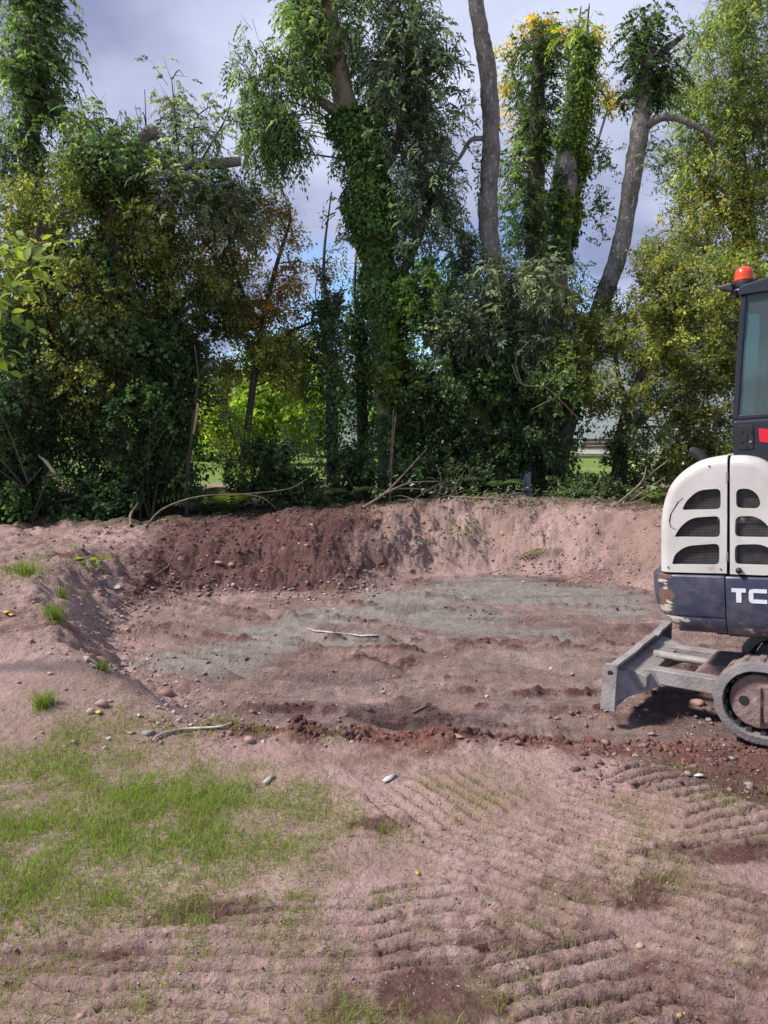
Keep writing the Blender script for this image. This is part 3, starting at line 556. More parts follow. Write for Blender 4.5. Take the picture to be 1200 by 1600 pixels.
def spray_pinnate(rg, O, D, Ls, nl, pairs, Lr, l_, w_, droop=.55):
    """nl compound leaves round each shoot, each with paired leaflets"""
    S_ = len(O); tt = (np.arange(nl)[None] + rg.uniform(0, 1, (S_, nl))) / nl
    P = (O[:, None] + D[:, None] * (Ls[:, None] * tt)[..., None] - UP * (.2 * Ls[:, None] * tt ** 2)[..., None]).reshape(-1, 3); own = np.repeat(np.arange(S_), nl); m_ = len(P)
    rd = unit(np.repeat(D, nl, 0) * .7 + unit(rg.normal(0, 1, (m_, 3))) * .8 + UP * .1); sc = rg.uniform(.7, 1.2, m_)
    nr = unit(UP + rg.normal(0, .45, (m_, 3))); sd_ = unit(np.cross(nr, rd)); Q = []
    for i in range(pairs + 1):
        t_ = .3 + .7 * i / pairs; c_ = P + rd * (Lr * sc * t_)[:, None] - UP * (droop * Lr * sc * t_ * t_)[:, None]
        for s_ in ((1, -1) if i < pairs else (0,)):
            ax = unit(rd * .55 + sd_ * .85 * s_ - UP * (.2 + droop * t_ * .8) + rg.normal(0, .14, (m_, 3)))
            Q.append(leaf_quads(c_, ax, unit(nr + rg.normal(0, .25, (m_, 3))), l_ * sc, w_ * sc))
    return np.concatenate(Q), np.tile(own, len(Q))
KIND = dict(ash=dict(n=2, pairs=4, Lr=.20, l=.085, w=.030, Ls=.42), haw=dict(n=30, Ln=.047, Wd=.034, Ls=.42), shrub=dict(n=22, Ln=.068, Wd=.040, Ls=.40), fine=dict(n=26, Ln=.055, Wd=.026, Ls=.45),
            ivyb=dict(n=28, Ln=.054, Wd=.046, Ls=.34), will=dict(n=24, Ln=.085, Wd=.022, Ls=.5), far=dict(n=14, Ln=.16, Wd=.11, Ls=.6))
PAL = dict(ash=[(.074, .115, .045), (.115, .16, .062), (.052, .085, .038)], ashblue=[(.080, .112, .068), (.12, .15, .10), (.052, .080, .045)], ivy=[(.048, .092, .022), (.072, .125, .028), (.034, .068, .02), (.125, .16, .03)],
           ivydark=[(.035, .07, .022), (.05, .09, .028), (.03, .055, .022)], haw=[(.125, .145, .040), (.095, .12, .038), (.175, .175, .05)], hawy=[(.19, .205, .055), (.145, .175, .05), (.27, .25, .065)],
           orange=[(.135, .115, .032), (.20, .115, .035), (.115, .12, .034), (.27, .125, .04)], yellow=[(.36, .25, .05), (.30, .22, .05), (.22, .20, .05)], will=[(.15, .19, .07), (.12, .16, .06), (.21, .23, .08)],
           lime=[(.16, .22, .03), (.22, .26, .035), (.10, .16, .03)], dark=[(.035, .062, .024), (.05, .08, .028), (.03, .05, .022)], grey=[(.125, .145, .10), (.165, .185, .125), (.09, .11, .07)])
class Tree:
    def __init__(s, name, label, base, cat='tree', group=None, seed=1):
        s.root = empty(name, base, label, cat, group); s.org = np.array(base, float); s.rg = np.random.default_rng(seed); s.seed = seed
        s.Q, s.C, s.tw, s.IQ, s.IC = [], [], [], [], []; s.limbs = []
    def limb(s, path, part='branch', mat='bark', sides=10, rough=.12, n=None, noY=False):
        """path: (u, v, width px, Y)"""
        pts = [at(u, v, Y) for u, v, w_, Y in path]; rad = [.5 * w_ * px(Y) for u, v, w_, Y in path]
        return s.limbw(pts, rad, part, mat, sides, rough, n)
    def limbw(s, pts, rad, part='branch', mat='bark', sides=10, rough=.12, n=None):
        V, F = tube(pts, rad, sides, n or 6 * len(pts), rough, s.seed + len(s.limbs)); P, r_ = resample(pts, rad, 40); s.limbs.append((P, r_))
        return mesh_np(part, V, F, M[mat], s.root, s.org, smooth=True)
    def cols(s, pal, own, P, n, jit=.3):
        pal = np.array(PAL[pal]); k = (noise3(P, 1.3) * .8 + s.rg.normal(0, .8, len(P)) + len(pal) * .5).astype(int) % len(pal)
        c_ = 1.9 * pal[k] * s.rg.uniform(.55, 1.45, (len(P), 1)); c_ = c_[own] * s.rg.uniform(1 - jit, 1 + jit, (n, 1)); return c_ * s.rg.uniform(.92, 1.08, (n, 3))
    def clump(s, u, v, Y, ru, rv, ry, n, kind='haw', pal='haw', gap=.0, root=None, up=.25, lower=None, hang=0.0, fscale=1.0):
        c_ = at(u, v, Y); rad = np.array((ru * px(Y), ry, rv * px(Y))); s.clumpw(c_, rad, n, kind, pal, gap, root, up, hang, fscale)
    def clumpw(s, c_, rad, n, kind='haw', pal='haw', gap=.0, root=None, up=.25, hang=0.0, fscale=1.0):
        n = max(6, int(n * (.60 if kind in ('haw', 'ash', 'will', 'fine') else .66))); rg = s.rg; m_ = int(n * 3.2); d_ = unit(rg.normal(0, 1, (m_, 3))) * (rg.uniform(.12, 1, m_) ** .55)[:, None]
        P = c_ + d_ * rad * (1 + .16 * noise3(d_ * 3 + s.seed, 1.1))[:, None]
        ok = (.5 * noise3(P, 2.1) + .7 * noise3(P, 4.7) + .8 * noise3(P + 3, 9.5)) > gap * 1.6 + .0; P, d_ = P[ok][:n], d_[ok][:n]
        gzv = gz(P[:, 0], P[:, 1]) + .03; P[:, 2] = np.maximum(P[:, 2], gzv)
        D = unit(unit(d_ / 1) * .8 + UP * (up - hang * 1.6) + rg.normal(0, .45, P.shape)); K = KIND[kind]
        Ls = K['Ls'] * rg.uniform(.6, 1.3, len(P)) * fscale; O = P - D * Ls[:, None] * .6
        if kind == 'ash': q, own = spray_pinnate(rg, O, D, Ls, K['n'], K['pairs'], K['Lr'] * fscale, K['l'] * fscale, K['w'] * fscale, .55 + hang)
        else: q, own = spray_simple(rg, O, D, Ls, K['n'], K['Ln'] * fscale, K['Wd'] * fscale, droop=.25 + hang)
        s.Q.append(q); s.C.append(s.cols(pal, own, P, len(q)))
        s.tw.append(sticks3(O, O + D * Ls[:, None] * .95, np.full(len(O), .0045), np.full(len(O), .0018)))
        if root is not None:
            for k in rg.choice(len(P), min(len(P), max(4, int(n / 110))), replace=False):
                e = P[k]; LP = np.concatenate([q[0][len(q[0]) // 3:] for q in s.limbs]); LP = LP[LP[:, 2] < e[2] + .05] if (LP[:, 2] < e[2] + .05).any() else LP; root = LP[np.argmin(((LP - e) ** 2 * (1, 1, .5)).sum(1))]; mid_ = root * .45 + e * .55 + np.array((0, 0, .12 * np.linalg.norm(e - root))) + rg.normal(0, .06, 3); L_ = np.linalg.norm(e - root)
                s.tw.append(tube([root, mid_, e], [.008 + .006 * L_, .006 + .003 * L_, .003], 5, 7, cap=False))
    def ivy(s, limb_i, t0, t1, n, thick=.10, size=.085, pal='ivy', sector=None, power=1.0):
        n = int(n * 2.0); P, r_ = s.limbs[limb_i]; rg = s.rg; t_ = rg.uniform(t0, t1, n) * (len(P) - 1); i = np.minimum(t_.astype(int), len(P) - 2); f = (t_ - i)[:, None]
        c_ = P[i] * (1 - f) + P[i + 1] * f; T_ = unit(P[i + 1] - P[i]); rr = r_[i]
        a = rg.uniform(0, 2 * np.pi, n) if sector is None else rg.normal(sector[0], sector[1], n); A = unit(np.cross(T_, np.array((0, 1., .05)))); B = np.cross(T_, A)
        rad = A * np.cos(a)[:, None] + B * np.sin(a)[:, None]; bl = 1 + .8 * noise3(c_ * 2 + rad * .35, 1.7) + .45 * noise3(c_ * 2 + rad * .5, 4.1); keep = bl + rg.normal(0, .2, n) > .34; bl = np.clip(bl, .12, 2.2)
        Q = c_ + rad * (rr + thick * bl * rg.uniform(.1, 1, n) ** power)[:, None]; ax = unit(-UP * .8 + rad * .55 + rg.normal(0, .4, Q.shape)); nr = unit(rad + UP * .45 + rg.normal(0, .35, Q.shape)); sz = size * .58 * rg.uniform(.55, 1.35, n)
        Q, ax, nr, sz = Q[keep], ax[keep], nr[keep], sz[keep] * (.75 + .5 * (noise3(Q[keep], 3.0) > 0)); n = len(Q); s.IQ.append(leaf_quads(Q, ax, nr, sz, sz * .95, .33)); s.IC.append(s.cols(pal, np.arange(n), Q, n))
    def done(s, crown='crown', twigs='twigs'):
        if s.Q: s._leaves(crown, s.Q, s.C, M['leaf'])
        if s.IQ: s._leaves('ivy', s.IQ, s.IC, M['ivy'])
        if s.tw: V, F = merge(s.tw); o = mesh_np(twigs, V, F, M['twig'], s.root, s.org); o['kind'] = 'stuff'
        return s.root
    def _leaves(s, name, Q, C, m_):
        V = np.concatenate(Q); C = np.concatenate(C); n = len(V); o = mesh_np(name, V.reshape(-1, 3), np.arange(n * 4).reshape(-1, 4), m_, s.root, s.org, col=np.repeat(C, 4, 0)); o['kind'] = 'stuff'
        global LEAVES; LEAVES += n
LEAVES = 0
def base_of(u, Y): x = (u - 600) / FPX * Y; return np.array((x, Y, float(gz(x, Y))))
GT = 'trees of the overgrown boundary behind the pit'

# ------------------------------------------------------------------ boundary trees, left to right
# tall ivy-and-ash column at the far left
t = Tree('ash_tree', 'tall column of dark ash leaves at the far left edge', base_of(35, 11.4), group=GT, seed=2)
t.limb([(35, 840, 52, 11.4), (38, 560, 40, 11.4), (45, 300, 30, 11.4), (52, 60, 22, 11.4), (50, -120, 14, 11.4)], 'trunk', 'bark_dark')
t.clump(52, 60, 11.4, 62, 105, .55, 520, 'ash', 'ash'); t.clump(48, 170, 11.4, 50, 80, .5, 330, 'ash', 'ash'); t.clump(50, -60, 11.4, 60, 80, .55, 260, 'ash', 'ash'); t.clump(20, 230, 11.4, 40, 60, .5, 140, 'ash', 'ashblue')
t.ivy(0, .1, .75, 2600, .22, .085, 'ivydark'); t.done()
# broken trunk stub with hawthorn growth
t = Tree('hawthorn_tree', 'dark hawthorn with a broken trunk stub near the left edge', base_of(90, 10.6), group=GT, seed=3)
t.limb([(20, 830, 74, 10.6), (35, 700, 62, 10.6), (48, 520, 44, 10.6), (62, 420, 40, 10.6), (82, 345, 38, 10.6)], 'trunk', 'bark_dark'); t.limb([(48, 520, 34, 10.6), (110, 430, 22, 10.7), (180, 340, 10, 10.8)], 'branch', 'bark_dark')
r0 = at(60, 480, 10.6)
for a in ((60, 310, 75, 65, 210, 'haw'), (25, 400, 60, 90, 260, 'haw'), (135, 450, 95, 80, 420, 'haw'), (60, 560, 90, 90, 420, 'dark'), (150, 560, 80, 80, 340, 'haw'), (40, 690, 80, 90, 320, 'dark'), (120, 380, 70, 60, 200, 'haw'), (-50, 480, 70, 160, 300, 'haw')):
    t.clump(a[0], a[1], 10.6, a[2], a[3], .75, a[4], 'haw', a[5], -.1, r0)
t.ivy(0, 0, .55, 2600, .2, .08, 'ivydark'); t.done()
# ivy-swamped pollard with ash shoots
t = Tree('ivy_tree', 'ivy swamped pollard with pale ash shoots on top, left of the horizontal limb', base_of(190, 10.9), group=GT, seed=4)
t.limb([(215, 830, 46, 10.9), (205, 600, 38, 10.9), (185, 400, 34, 10.9), (175, 240, 26, 10.9)], 'trunk', 'bark_dark'); t.limb([(195, 300, 24, 10.9), (222, 222, 20, 10.9), (243, 200, 18, 10.9)], 'branch', 'bark')
r0 = at(180, 300, 10.9)
t.ivy(0, .35, 1.02, 5200, .5, .09, 'ivydark'); t.ivy(0, .6, 1.0, 1800, .55, .085, 'ivy')
for a in ((165, 205, 55, 50, 170, 'ash', 'ash'), (200, 265, 75, 60, 240, 'ash', 'ash'), (130, 250, 50, 60, 140, 'haw', 'haw'), (135, 300, 60, 60, 170, 'haw', 'haw'), (235, 370, 70, 80, 260, 'haw', 'haw'), (195, 480, 80, 80, 320, 'haw', 'haw'), (240, 590, 70, 90, 300, 'ivyb', 'dark'), (190, 700, 90, 90, 360, 'ivyb', 'dark'), (270, 300, 55, 60, 120, 'ash', 'grey')):
    t.clump(a[0], a[1], 10.9, a[2], a[3], .7, a[4], a[5], a[6], 0, r0)
t.done()
# snapped tree whose stem ends in a horizontal limb, with upright shoots
t = Tree('broken_ash_tree', 'snapped ash with a bare horizontal limb stub pointing right', base_of(300, 11.2), group=GT, seed=5)
t.limb([(262, 810, 42, 11.2), (270, 640, 36, 11.2), (255, 480, 30, 11.2), (262, 330, 26, 11.2), (290, 268, 22, 11.2)], 'trunk', 'bark_dark'); t.limb([(262, 330, 24, 11.2), (285, 262, 18, 11.2), (330, 257, 15, 11.2), (376, 252, 14, 11.2)], 'limb_stub', 'bark')
for a in ([(282, 262, 4, 11.2), (275, 200, 3, 11.2), (268, 120, 1.4, 11.1)], [(300, 262, 3.5, 11.2), (305, 190, 2.5, 11.1), (330, 165, 1.4, 11.1)], [(255, 330, 3.5, 11.2), (232, 230, 2, 11.2), (226, 140, 1.2, 11.2)], [(310, 258, 3.5, 11.2), (350, 190, 2.5, 11.2), (362, 155, 1.3, 11.2)]): t.limb(a, 'shoot', 'twig', 6)
r0 = at(270, 340, 11.2)
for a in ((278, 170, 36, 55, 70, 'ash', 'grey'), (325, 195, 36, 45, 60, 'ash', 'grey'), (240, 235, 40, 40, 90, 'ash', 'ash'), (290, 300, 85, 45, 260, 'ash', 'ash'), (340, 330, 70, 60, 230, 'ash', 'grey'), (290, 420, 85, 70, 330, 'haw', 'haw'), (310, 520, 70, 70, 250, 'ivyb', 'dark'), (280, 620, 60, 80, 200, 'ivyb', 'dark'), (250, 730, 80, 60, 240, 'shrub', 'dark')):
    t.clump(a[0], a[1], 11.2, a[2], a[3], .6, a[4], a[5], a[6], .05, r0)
t.ivy(0, .05, .7, 1800, .3, .085, 'ivydark'); t.done()
# thin autumn-tinted hawthorn in the middle left
t = Tree('autumn_hawthorn', 'thin hawthorn with orange tinted leaves left of the ivy clad trunk', base_of(430, 11.9), group=GT, seed=6)
t.limb([(372, 800, 13, 11.9), (388, 660, 11, 11.9), (405, 540, 10, 11.9), (425, 440, 7, 11.9), (455, 340, 4, 11.9)], 'trunk', 'bark_dark'); t.limb([(402, 560, 8, 11.9), (450, 520, 6, 11.9), (500, 500, 3, 11.9)], 'branch', 'bark_dark'); t.limb([(405, 530, 7, 11.9), (370, 430, 5, 11.9), (345, 340, 3, 11.9)], 'branch', 'bark_dark')
r0 = at(405, 520, 11.9)
for a in ((400, 350, 70, 60, 170, 'orange'), (455, 410, 36, 50, 50, 'orange'), (370, 440, 65, 65, 200, 'haw'), (430, 480, 65, 50, 190, 'orange'), (448, 335, 28, 34, 16, 'haw'), (345, 370, 55, 60, 150, 'orange'), (350, 500, 50, 50, 170, 'haw'), (360, 560, 45, 45, 120, 'haw'), (440, 545, 60, 40, 170, 'hawy'), (500, 525, 45, 40, 80, 'haw'), (530, 570, 32, 45, 70, 'haw'), (470, 595, 50, 35, 110, 'hawy'), (400, 560, 80, 50, 230, 'hawy'), (470, 555, 45, 30, 60, 'haw'), (510, 440, 25, 60, 16, 'grey'), (395, 300, 50, 40, 50, 'haw')):
    t.clump(a[0], a[1], 11.9, a[2], a[3], .6, a[4], 'haw', a[5], .12, r0)
t.done()
# two slim dead-leaved ivy stems
for k, (u, Y, v1, lab, sd_) in enumerate(((514, 11.6, 470, 'slim dark stem with withered ivy, left of its taller twin', 7), (562, 12.6, 500, 'slim ivy darkened stem standing just left of the large ivy trunk', 8))):
    t = Tree('slim_ivy_tree', lab, base_of(u + 6, Y), group='slim ivy trees', seed=sd_)
    t.limb([(u + 8, 800, 22, Y), (u + 4, 650, 18, Y), (u, v1 + 60, 14, Y), (u - 2, v1, 9, Y)], 'trunk', 'bark_dark'); t.limb([(u, v1 + 60, 8, Y), (u - 8, v1 - 60, 5, Y), (u + 4, v1 - 170, 2, Y)], 'shoot', 'twig', 6)
    t.ivy(0, .15, .98, 1500, .20, .08, 'ivydark'); t.clump(u, v1 - 60, Y, 26, 90, .35, 30, 'fine', 'grey', .2, at(u, v1, Y)); t.clump(u, v1 + 10, Y, 28, 50, .3, 50, 'ivyb', 'dark'); t.done()
# the large ivy-clad ash left of centre, its crown cut by the top of the picture
t = Tree('ivy_clad_ash', 'large leaning ash trunk wrapped in bright ivy, left of the bare trunk', base_of(622, 12.0), group=GT, seed=9)
t.limb([(628, 810, 74, 12.0), (618, 680, 60, 12.0), (604, 520, 52, 12.0), (592, 420, 48, 12.0), (572, 310, 44, 12.0), (548, 200, 38, 12.0), (530, 120, 30, 12.0), (512, 0, 24, 12.0), (500, -140, 16, 12.0)], 'trunk', 'bark_pale')
t.limb([(545, 190, 16, 12.0), (490, 150, 12, 11.8), (440, 110, 9, 11.7), (395, 130, 5, 11.6)], 'branch', 'bark'); t.limb([(572, 310, 20, 12.0), (620, 220, 16, 12.1), (640, 100, 11, 12.2), (650, -60, 7, 12.2)], 'branch', 'bark_dark'); t.limb([(600, 480, 20, 12.0), (650, 380, 14, 12.2), (690, 260, 8, 12.3)], 'branch', 'bark_dark')
t.limb([(620, 225, 9, 12.1), (665, 120, 6, 12.0), (705, 90, 3, 11.9)], 'branch', 'bark_dark')
r1, r2, r3 = at(540, 150, 12), at(625, 200, 12.1), at(440, 120, 11.7)
for a in ((510, 20, 62, 85, 520, 'ash', r1), (580, 40, 70, 85, 560, 'ashblue', r2), (620, 120, 65, 75, 430, 'ashblue', r2), (600, 210, 60, 60, 320, 'ashblue', r2), (560, -70, 120, 70, 420, 'ash', r1), (660, 230, 48, 60, 150, 'ashblue', r2), (655, 330, 48, 60, 170, 'ashblue', r2), (690, 100, 34, 30, 34, 'ashblue', r2), (630, 400, 45, 60, 160, 'ashblue', r2), (700, 200, 35, 50, 36, 'grey', r2), (505, 130, 30, 60, 90, 'ash', r1), (665, 150, 45, 60, 190, 'ashblue', r2), (640, 60, 55, 60, 220, 'ashblue', r2), (690, 290, 40, 60, 130, 'ashblue', r2), (640, 290, 50, 60, 210, 'ashblue', r2)):
    t.clump(a[0], a[1], 12.0, a[2], a[3], .7, a[4], 'ash', a[5], .0, a[6], hang=.08)
for a in ((430, 130, 55, 55, 210), (410, 195, 52, 60, 280), (450, 205, 38, 50, 170), (380, 90, 26, 45, 34), (470, 90, 34, 40, 70)): t.clump(a[0], a[1], 11.7, a[2], a[3], .5, a[4], 'ash', 'ash', .1, r3, hang=.4)
t.clump(545, 330, 12.1, 22, 110, .4, 50, 'ash', 'grey', .2); t.clump(625, 570, 11.7, 40, 70, .5, 200, 'ivyb', 'ivy'); t.clump(640, 680, 11.7, 40, 70, .5, 160, 'ivyb', 'ivydark')
t.ivy(0, .10, .66, 5600, .16, .095, 'ivy', (1.3, 1.2)); t.ivy(0, .25, .62, 2600, .20, .095, 'ivy', (2.3, .8)); t.done()
# bare trunk
t = Tree('bare_ash', 'tall bare grey trunk with lichen in the middle of the boundary', base_of(788, 12.0), group=GT, seed=10)
t.limb([(790, 815, 42, 12.0), (788, 700, 34, 12.0), (780, 560, 31, 12.0), (772, 430, 30, 12.0), (762, 330, 28, 12.0), (768, 220, 27, 12.0), (761, 110, 25, 12.0), (745, 10, 21, 12.0), (736, -120, 16, 12.0)], 'trunk', 'bark', 16, .2, n=110)
t.limb([(755, 216, 8, 12.0), (735, 220, 7, 12.0), (715, 250, 5, 12.0), (690, 258, 3, 12.0)], 'branch', 'bark', 7); t.limb([(775, 500, 14, 12.0), (745, 540, 10, 11.6), (715, 560, 5, 11.4)], 'branch', 'bark', 7)
t.ivy(0, .08, .36, 2300, .22, .09, 'ivydark'); t.ivy(0, .35, .62, 420, .10, .075, 'ivy', (-.1, .4))
for a in ((720, 300, 45, 90, 110, 'grey', .1), (715, 430, 55, 60, 200, 'ashblue', 0), (730, 200, 30, 50, 34, 'grey', .2), (740, 380, 40, 50, 70, 'grey', .1)): t.clump(a[0], a[1], 12.4, a[2], a[3], .5, a[4], 'ash', a[5], a[6], hang=.3)
t.done()
# second ivy trunk with its grey companion stem
t = Tree('yellow_ivy_ash', 'cut off trunk covered in yellow green ivy, right of the bare trunk', base_of(850, 12.4), group=GT, seed=11)
t.limb([(846, 815, 42, 12.4), (855, 640, 34, 12.4), (868, 480, 31, 12.4), (880, 360, 29, 12.4), (890, 250, 27, 12.4), (900, 150, 25, 12.4), (908, 62, 21, 12.4)], 'trunk', 'bark'); t.limb([(872, 420, 26, 12.5), (893, 300, 22, 12.5), (908, 190, 20, 12.5), (921, 80, 18, 12.5)], 'stem', 'bark')
for a in ([(900, 70, 4, 12.4), (908, 10, 2, 12.4)], [(915, 70, 4, 12.4), (921, 6, 2, 12.4)]): t.limb(a, 'shoot', 'twig', 5)
t.ivy(0, .42, 1.0, 3600, .11, .09, 'ivy', (1.9, .9)); t.ivy(0, .5, 1.0, 1900, .12, .09, 'lime', (2.3, .9)); t.ivy(0, .05, .5, 1500, .25, .09, 'ivydark'); t.ivy(1, .0, .75, 900, .12, .09, 'ivy'); t.clump(872, 330, 12.2, 20, 70, .2, 70, 'ivyb', 'ivy')
t.clump(925, 95, 12.5, 26, 45, .4, 70, 'ash', 'ash'); t.clump(905, 55, 12.4, 26, 22, .35, 34, 'ash', 'lime'); t.clump(935, 280, 12.6, 28, 90, .4, 60, 'haw', 'ash', .2); t.done()
# dark leafy column behind, and the yellowing tree further off
t = Tree('dark_leafy_tree', 'dense dark leafy column between the bare trunk and the yellow green ivy', base_of(836, 14.2), group=GT, seed=12)
t.limb([(826, 790, 40, 14.2), (832, 500, 32, 14.2), (838, 250, 26, 14.2), (842, 60, 16, 14.2)], 'trunk', 'bark_dark'); r0 = at(838, 300, 14.2)
for a in ((842, 85, 40, 50, 240, 'dark'), (840, 160, 38, 60, 280, 'dark'), (848, 225, 26, 35, 110, 'dark'), (815, 300, 50, 80, 260, 'ash'), (820, 400, 55, 70, 260, 'dark'), (812, 250, 40, 40, 110, 'ash')): t.clump(a[0], a[1], 14.2, a[2], a[3], .6, a[4], 'ash', a[5], -.1, r0)
t.done()
t = Tree('yellowing_tree', 'tree with golden yellow leaves showing behind the ivy trunks', base_of(850, 19), group=GT, seed=13)
t.limb([(850, 770, 22, 19), (845, 400, 18, 19), (830, 220, 10, 19), (800, 110, 4, 19)], 'trunk', 'bark'); t.limb([(845, 400, 12, 19), (880, 200, 7, 19), (890, 80, 3, 19)], 'branch', 'bark'); t.limb([(850, 450, 9, 19), (920, 260, 5, 19), (950, 170, 3, 19)], 'branch', 'bark'); r0 = at(845, 300, 19)
for a in ((798, 85, 28, 35, 60), (838, 38, 28, 25, 50), (872, 50, 22, 22, 36), (955, 150, 18, 12, 12), (938, 125, 14, 12, 10), (795, 130, 18, 20, 20), (820, 190, 40, 40, 24), (960, 155, 10, 8, 8), (900, 70, 30, 30, 24), (930, 60, 20, 22, 16)): t.clump(a[0], a[1], 19, a[2], a[3], .6, a[4], 'haw', 'yellow', .1, r0, fscale=1.7)
t.done()
# leaning trunk with a leafy head, right
t = Tree('leaning_ash', 'leaning grey trunk with a tuft of dark leaves on its cut top', base_of(888, 12.2), group=GT, seed=14)
t.limb([(862, 815, 38, 12.2), (878, 690, 31, 12.2), (904, 590, 29, 12.2), (938, 480, 28, 12.2), (970, 385, 26, 12.2), (986, 290, 25, 12.2), (1000, 200, 26, 12.2), (1008, 130, 19, 12.2), (1018, 70, 14, 12.2)], 'trunk', 'bark', 16, .2, n=100)
t.limb([(1005, 200, 15, 12.2), (1028, 186, 12, 12.1), (1052, 184, 10, 12.0), (1085, 197, 8, 11.9), (1116, 214, 6, 11.9)], 'branch', 'bark', 8); t.limb([(1010, 110, 14, 12.2), (1040, 78, 11, 12.2), (1068, 55, 8, 12.2)], 'branch', 'bark', 8); t.limb([(1100, 205, 5, 11.9), (1118, 250, 3, 11.9), (1100, 300, 1.5, 11.9)], 'branch', 'twig', 5)
r0 = at(1005, 150, 12.2)
for a in ((1015, 45, 38, 35, 130), (990, 95, 24, 40, 90), (1020, 135, 40, 34, 150), (985, 150, 22, 28, 60), (1040, 110, 22, 40, 70)): t.clump(a[0], a[1], 12.2, a[2], a[3], .42, a[4], 'ash', 'dark', -.1, r0)
t.clump(1015, 230, 12.2, 20, 40, .3, 26, 'ash', 'ash', .1); t.ivy(0, .0, .42, 1700, .2, .085, 'ivydark'); t.done()
# tall light-leaved tree at the right edge
t = Tree('willow_tree', 'tall pale olive tree with feathery leaves at the right edge', base_of(1190, 13.8), group=GT, seed=15)
t.limb([(1195, 800, 60, 13.8), (1180, 560, 48, 13.8), (1165, 380, 36, 13.8), (1150, 200, 22, 13.8), (1160, 20, 12, 13.8)], 'trunk', 'bark_dark'); t.limb([(1165, 380, 20, 13.8), (1110, 300, 12, 13.6), (1070, 240, 6, 13.4)], 'branch', 'bark', 7); t.limb([(1170, 440, 20, 13.8), (1120, 400, 13, 13.5), (1060, 360, 6, 13.3)], 'branch', 'bark', 7); t.limb([(1155, 250, 14, 13.8), (1105, 170, 9, 13.8), (1070, 110, 4, 13.8)], 'branch', 'bark', 7)
r0, r1 = at(1160, 330, 13.8), at(1150, 180, 13.8)
for a in ((1100, 80, 42, 60, 150, 'will', r1), (1150, 30, 50, 60, 240, 'will', r1), (1195, 110, 55, 90, 330, 'will', r1), (1110, 150, 65, 60, 300, 'will', r1), (1165, 200, 70, 65, 380, 'will', r1), (1100, 255, 70, 60, 320, 'will', r0), (1080, 210, 30, 60, 80, 'ash', r0), (1170, 300, 60, 60, 280, 'haw', r0), (1095, 330, 70, 60, 340, 'hawy', r0), (1160, 400, 70, 60, 300, 'hawy', r0), (1235, 250, 60, 160, 330, 'will', r0), (1050, 390, 55, 45, 190, 'haw', r0), (1180, -40, 90, 50, 220, 'will', r1), (1290, 120, 70, 90, 240, 'will', r1), (1300, 340, 80, 90, 260, 'will', r0), (1300, 520, 80, 90, 260, 'haw', r0), (1290, 690, 90, 80, 260, 'haw', r0)):
    t.clump(a[0], a[1], 13.6, a[2], a[3], .8, a[4], 'will' if a[5] == 'will' else 'haw', a[5], .12, a[6], hang=.2)
t.done()
# broad hawthorn behind the machine
t = Tree('broad_hawthorn', 'broad hawthorn with yellow olive leaves behind the excavator', base_of(985, 11.6), group=GT, seed=16)
t.limb([(968, 815, 30, 11.6), (968, 720, 22, 11.6), (980, 640, 16, 11.6), (1010, 570, 11, 11.6), (1050, 500, 6, 11.6)], 'trunk', 'bark_dark'); t.limb([(970, 700, 13, 11.6), (1005, 655, 10, 11.5), (1060, 620, 6, 11.4), (1110, 600, 3, 11.4)], 'branch', 'bark_dark'); t.limb([(980, 640, 10, 11.6), (962, 560, 6, 11.7), (965, 480, 3, 11.8)], 'branch', 'bark_dark'); r0 = at(985, 620, 11.6)
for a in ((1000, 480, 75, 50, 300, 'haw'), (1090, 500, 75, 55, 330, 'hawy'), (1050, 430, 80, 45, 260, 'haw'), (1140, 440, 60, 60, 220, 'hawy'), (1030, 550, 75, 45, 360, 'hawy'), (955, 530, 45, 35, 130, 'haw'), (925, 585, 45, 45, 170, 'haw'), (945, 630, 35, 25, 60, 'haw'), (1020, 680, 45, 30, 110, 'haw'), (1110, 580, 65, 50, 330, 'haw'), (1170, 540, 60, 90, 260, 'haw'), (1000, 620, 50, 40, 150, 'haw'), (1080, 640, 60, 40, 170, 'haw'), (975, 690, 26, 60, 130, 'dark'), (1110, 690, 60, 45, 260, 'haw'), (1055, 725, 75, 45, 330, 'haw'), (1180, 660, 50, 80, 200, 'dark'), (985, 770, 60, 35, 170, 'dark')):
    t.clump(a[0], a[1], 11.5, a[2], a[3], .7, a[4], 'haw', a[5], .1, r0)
t.done()

# ------------------------------------------------------------------ shrubs of the under-storey
GS = 'shrubs under the boundary trees'
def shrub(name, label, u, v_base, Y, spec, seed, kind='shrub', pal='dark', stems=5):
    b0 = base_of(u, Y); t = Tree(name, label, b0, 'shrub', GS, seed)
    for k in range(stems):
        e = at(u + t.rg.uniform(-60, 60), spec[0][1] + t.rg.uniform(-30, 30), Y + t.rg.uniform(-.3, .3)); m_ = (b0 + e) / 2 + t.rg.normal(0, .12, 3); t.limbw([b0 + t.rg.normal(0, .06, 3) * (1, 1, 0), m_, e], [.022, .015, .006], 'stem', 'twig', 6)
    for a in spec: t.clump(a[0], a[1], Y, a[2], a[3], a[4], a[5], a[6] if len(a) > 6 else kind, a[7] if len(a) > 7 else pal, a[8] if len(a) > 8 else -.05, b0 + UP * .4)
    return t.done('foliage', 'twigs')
shrub('elder_shrub', 'grey green drooping broken crown lodged between bare trunk and leaning trunk', 840, 760, 11.6, [(800, 440, 70, 60, .5, 210, 'ash', 'grey'), (870, 430, 60, 50, .5, 200, 'ash', 'grey'), (840, 520, 80, 60, .5, 260, 'ash', 'ashblue'), (760, 510, 50, 60, .5, 160, 'ash', 'ashblue'), (890, 500, 40, 60, .4, 110, 'haw', 'haw')], 21)
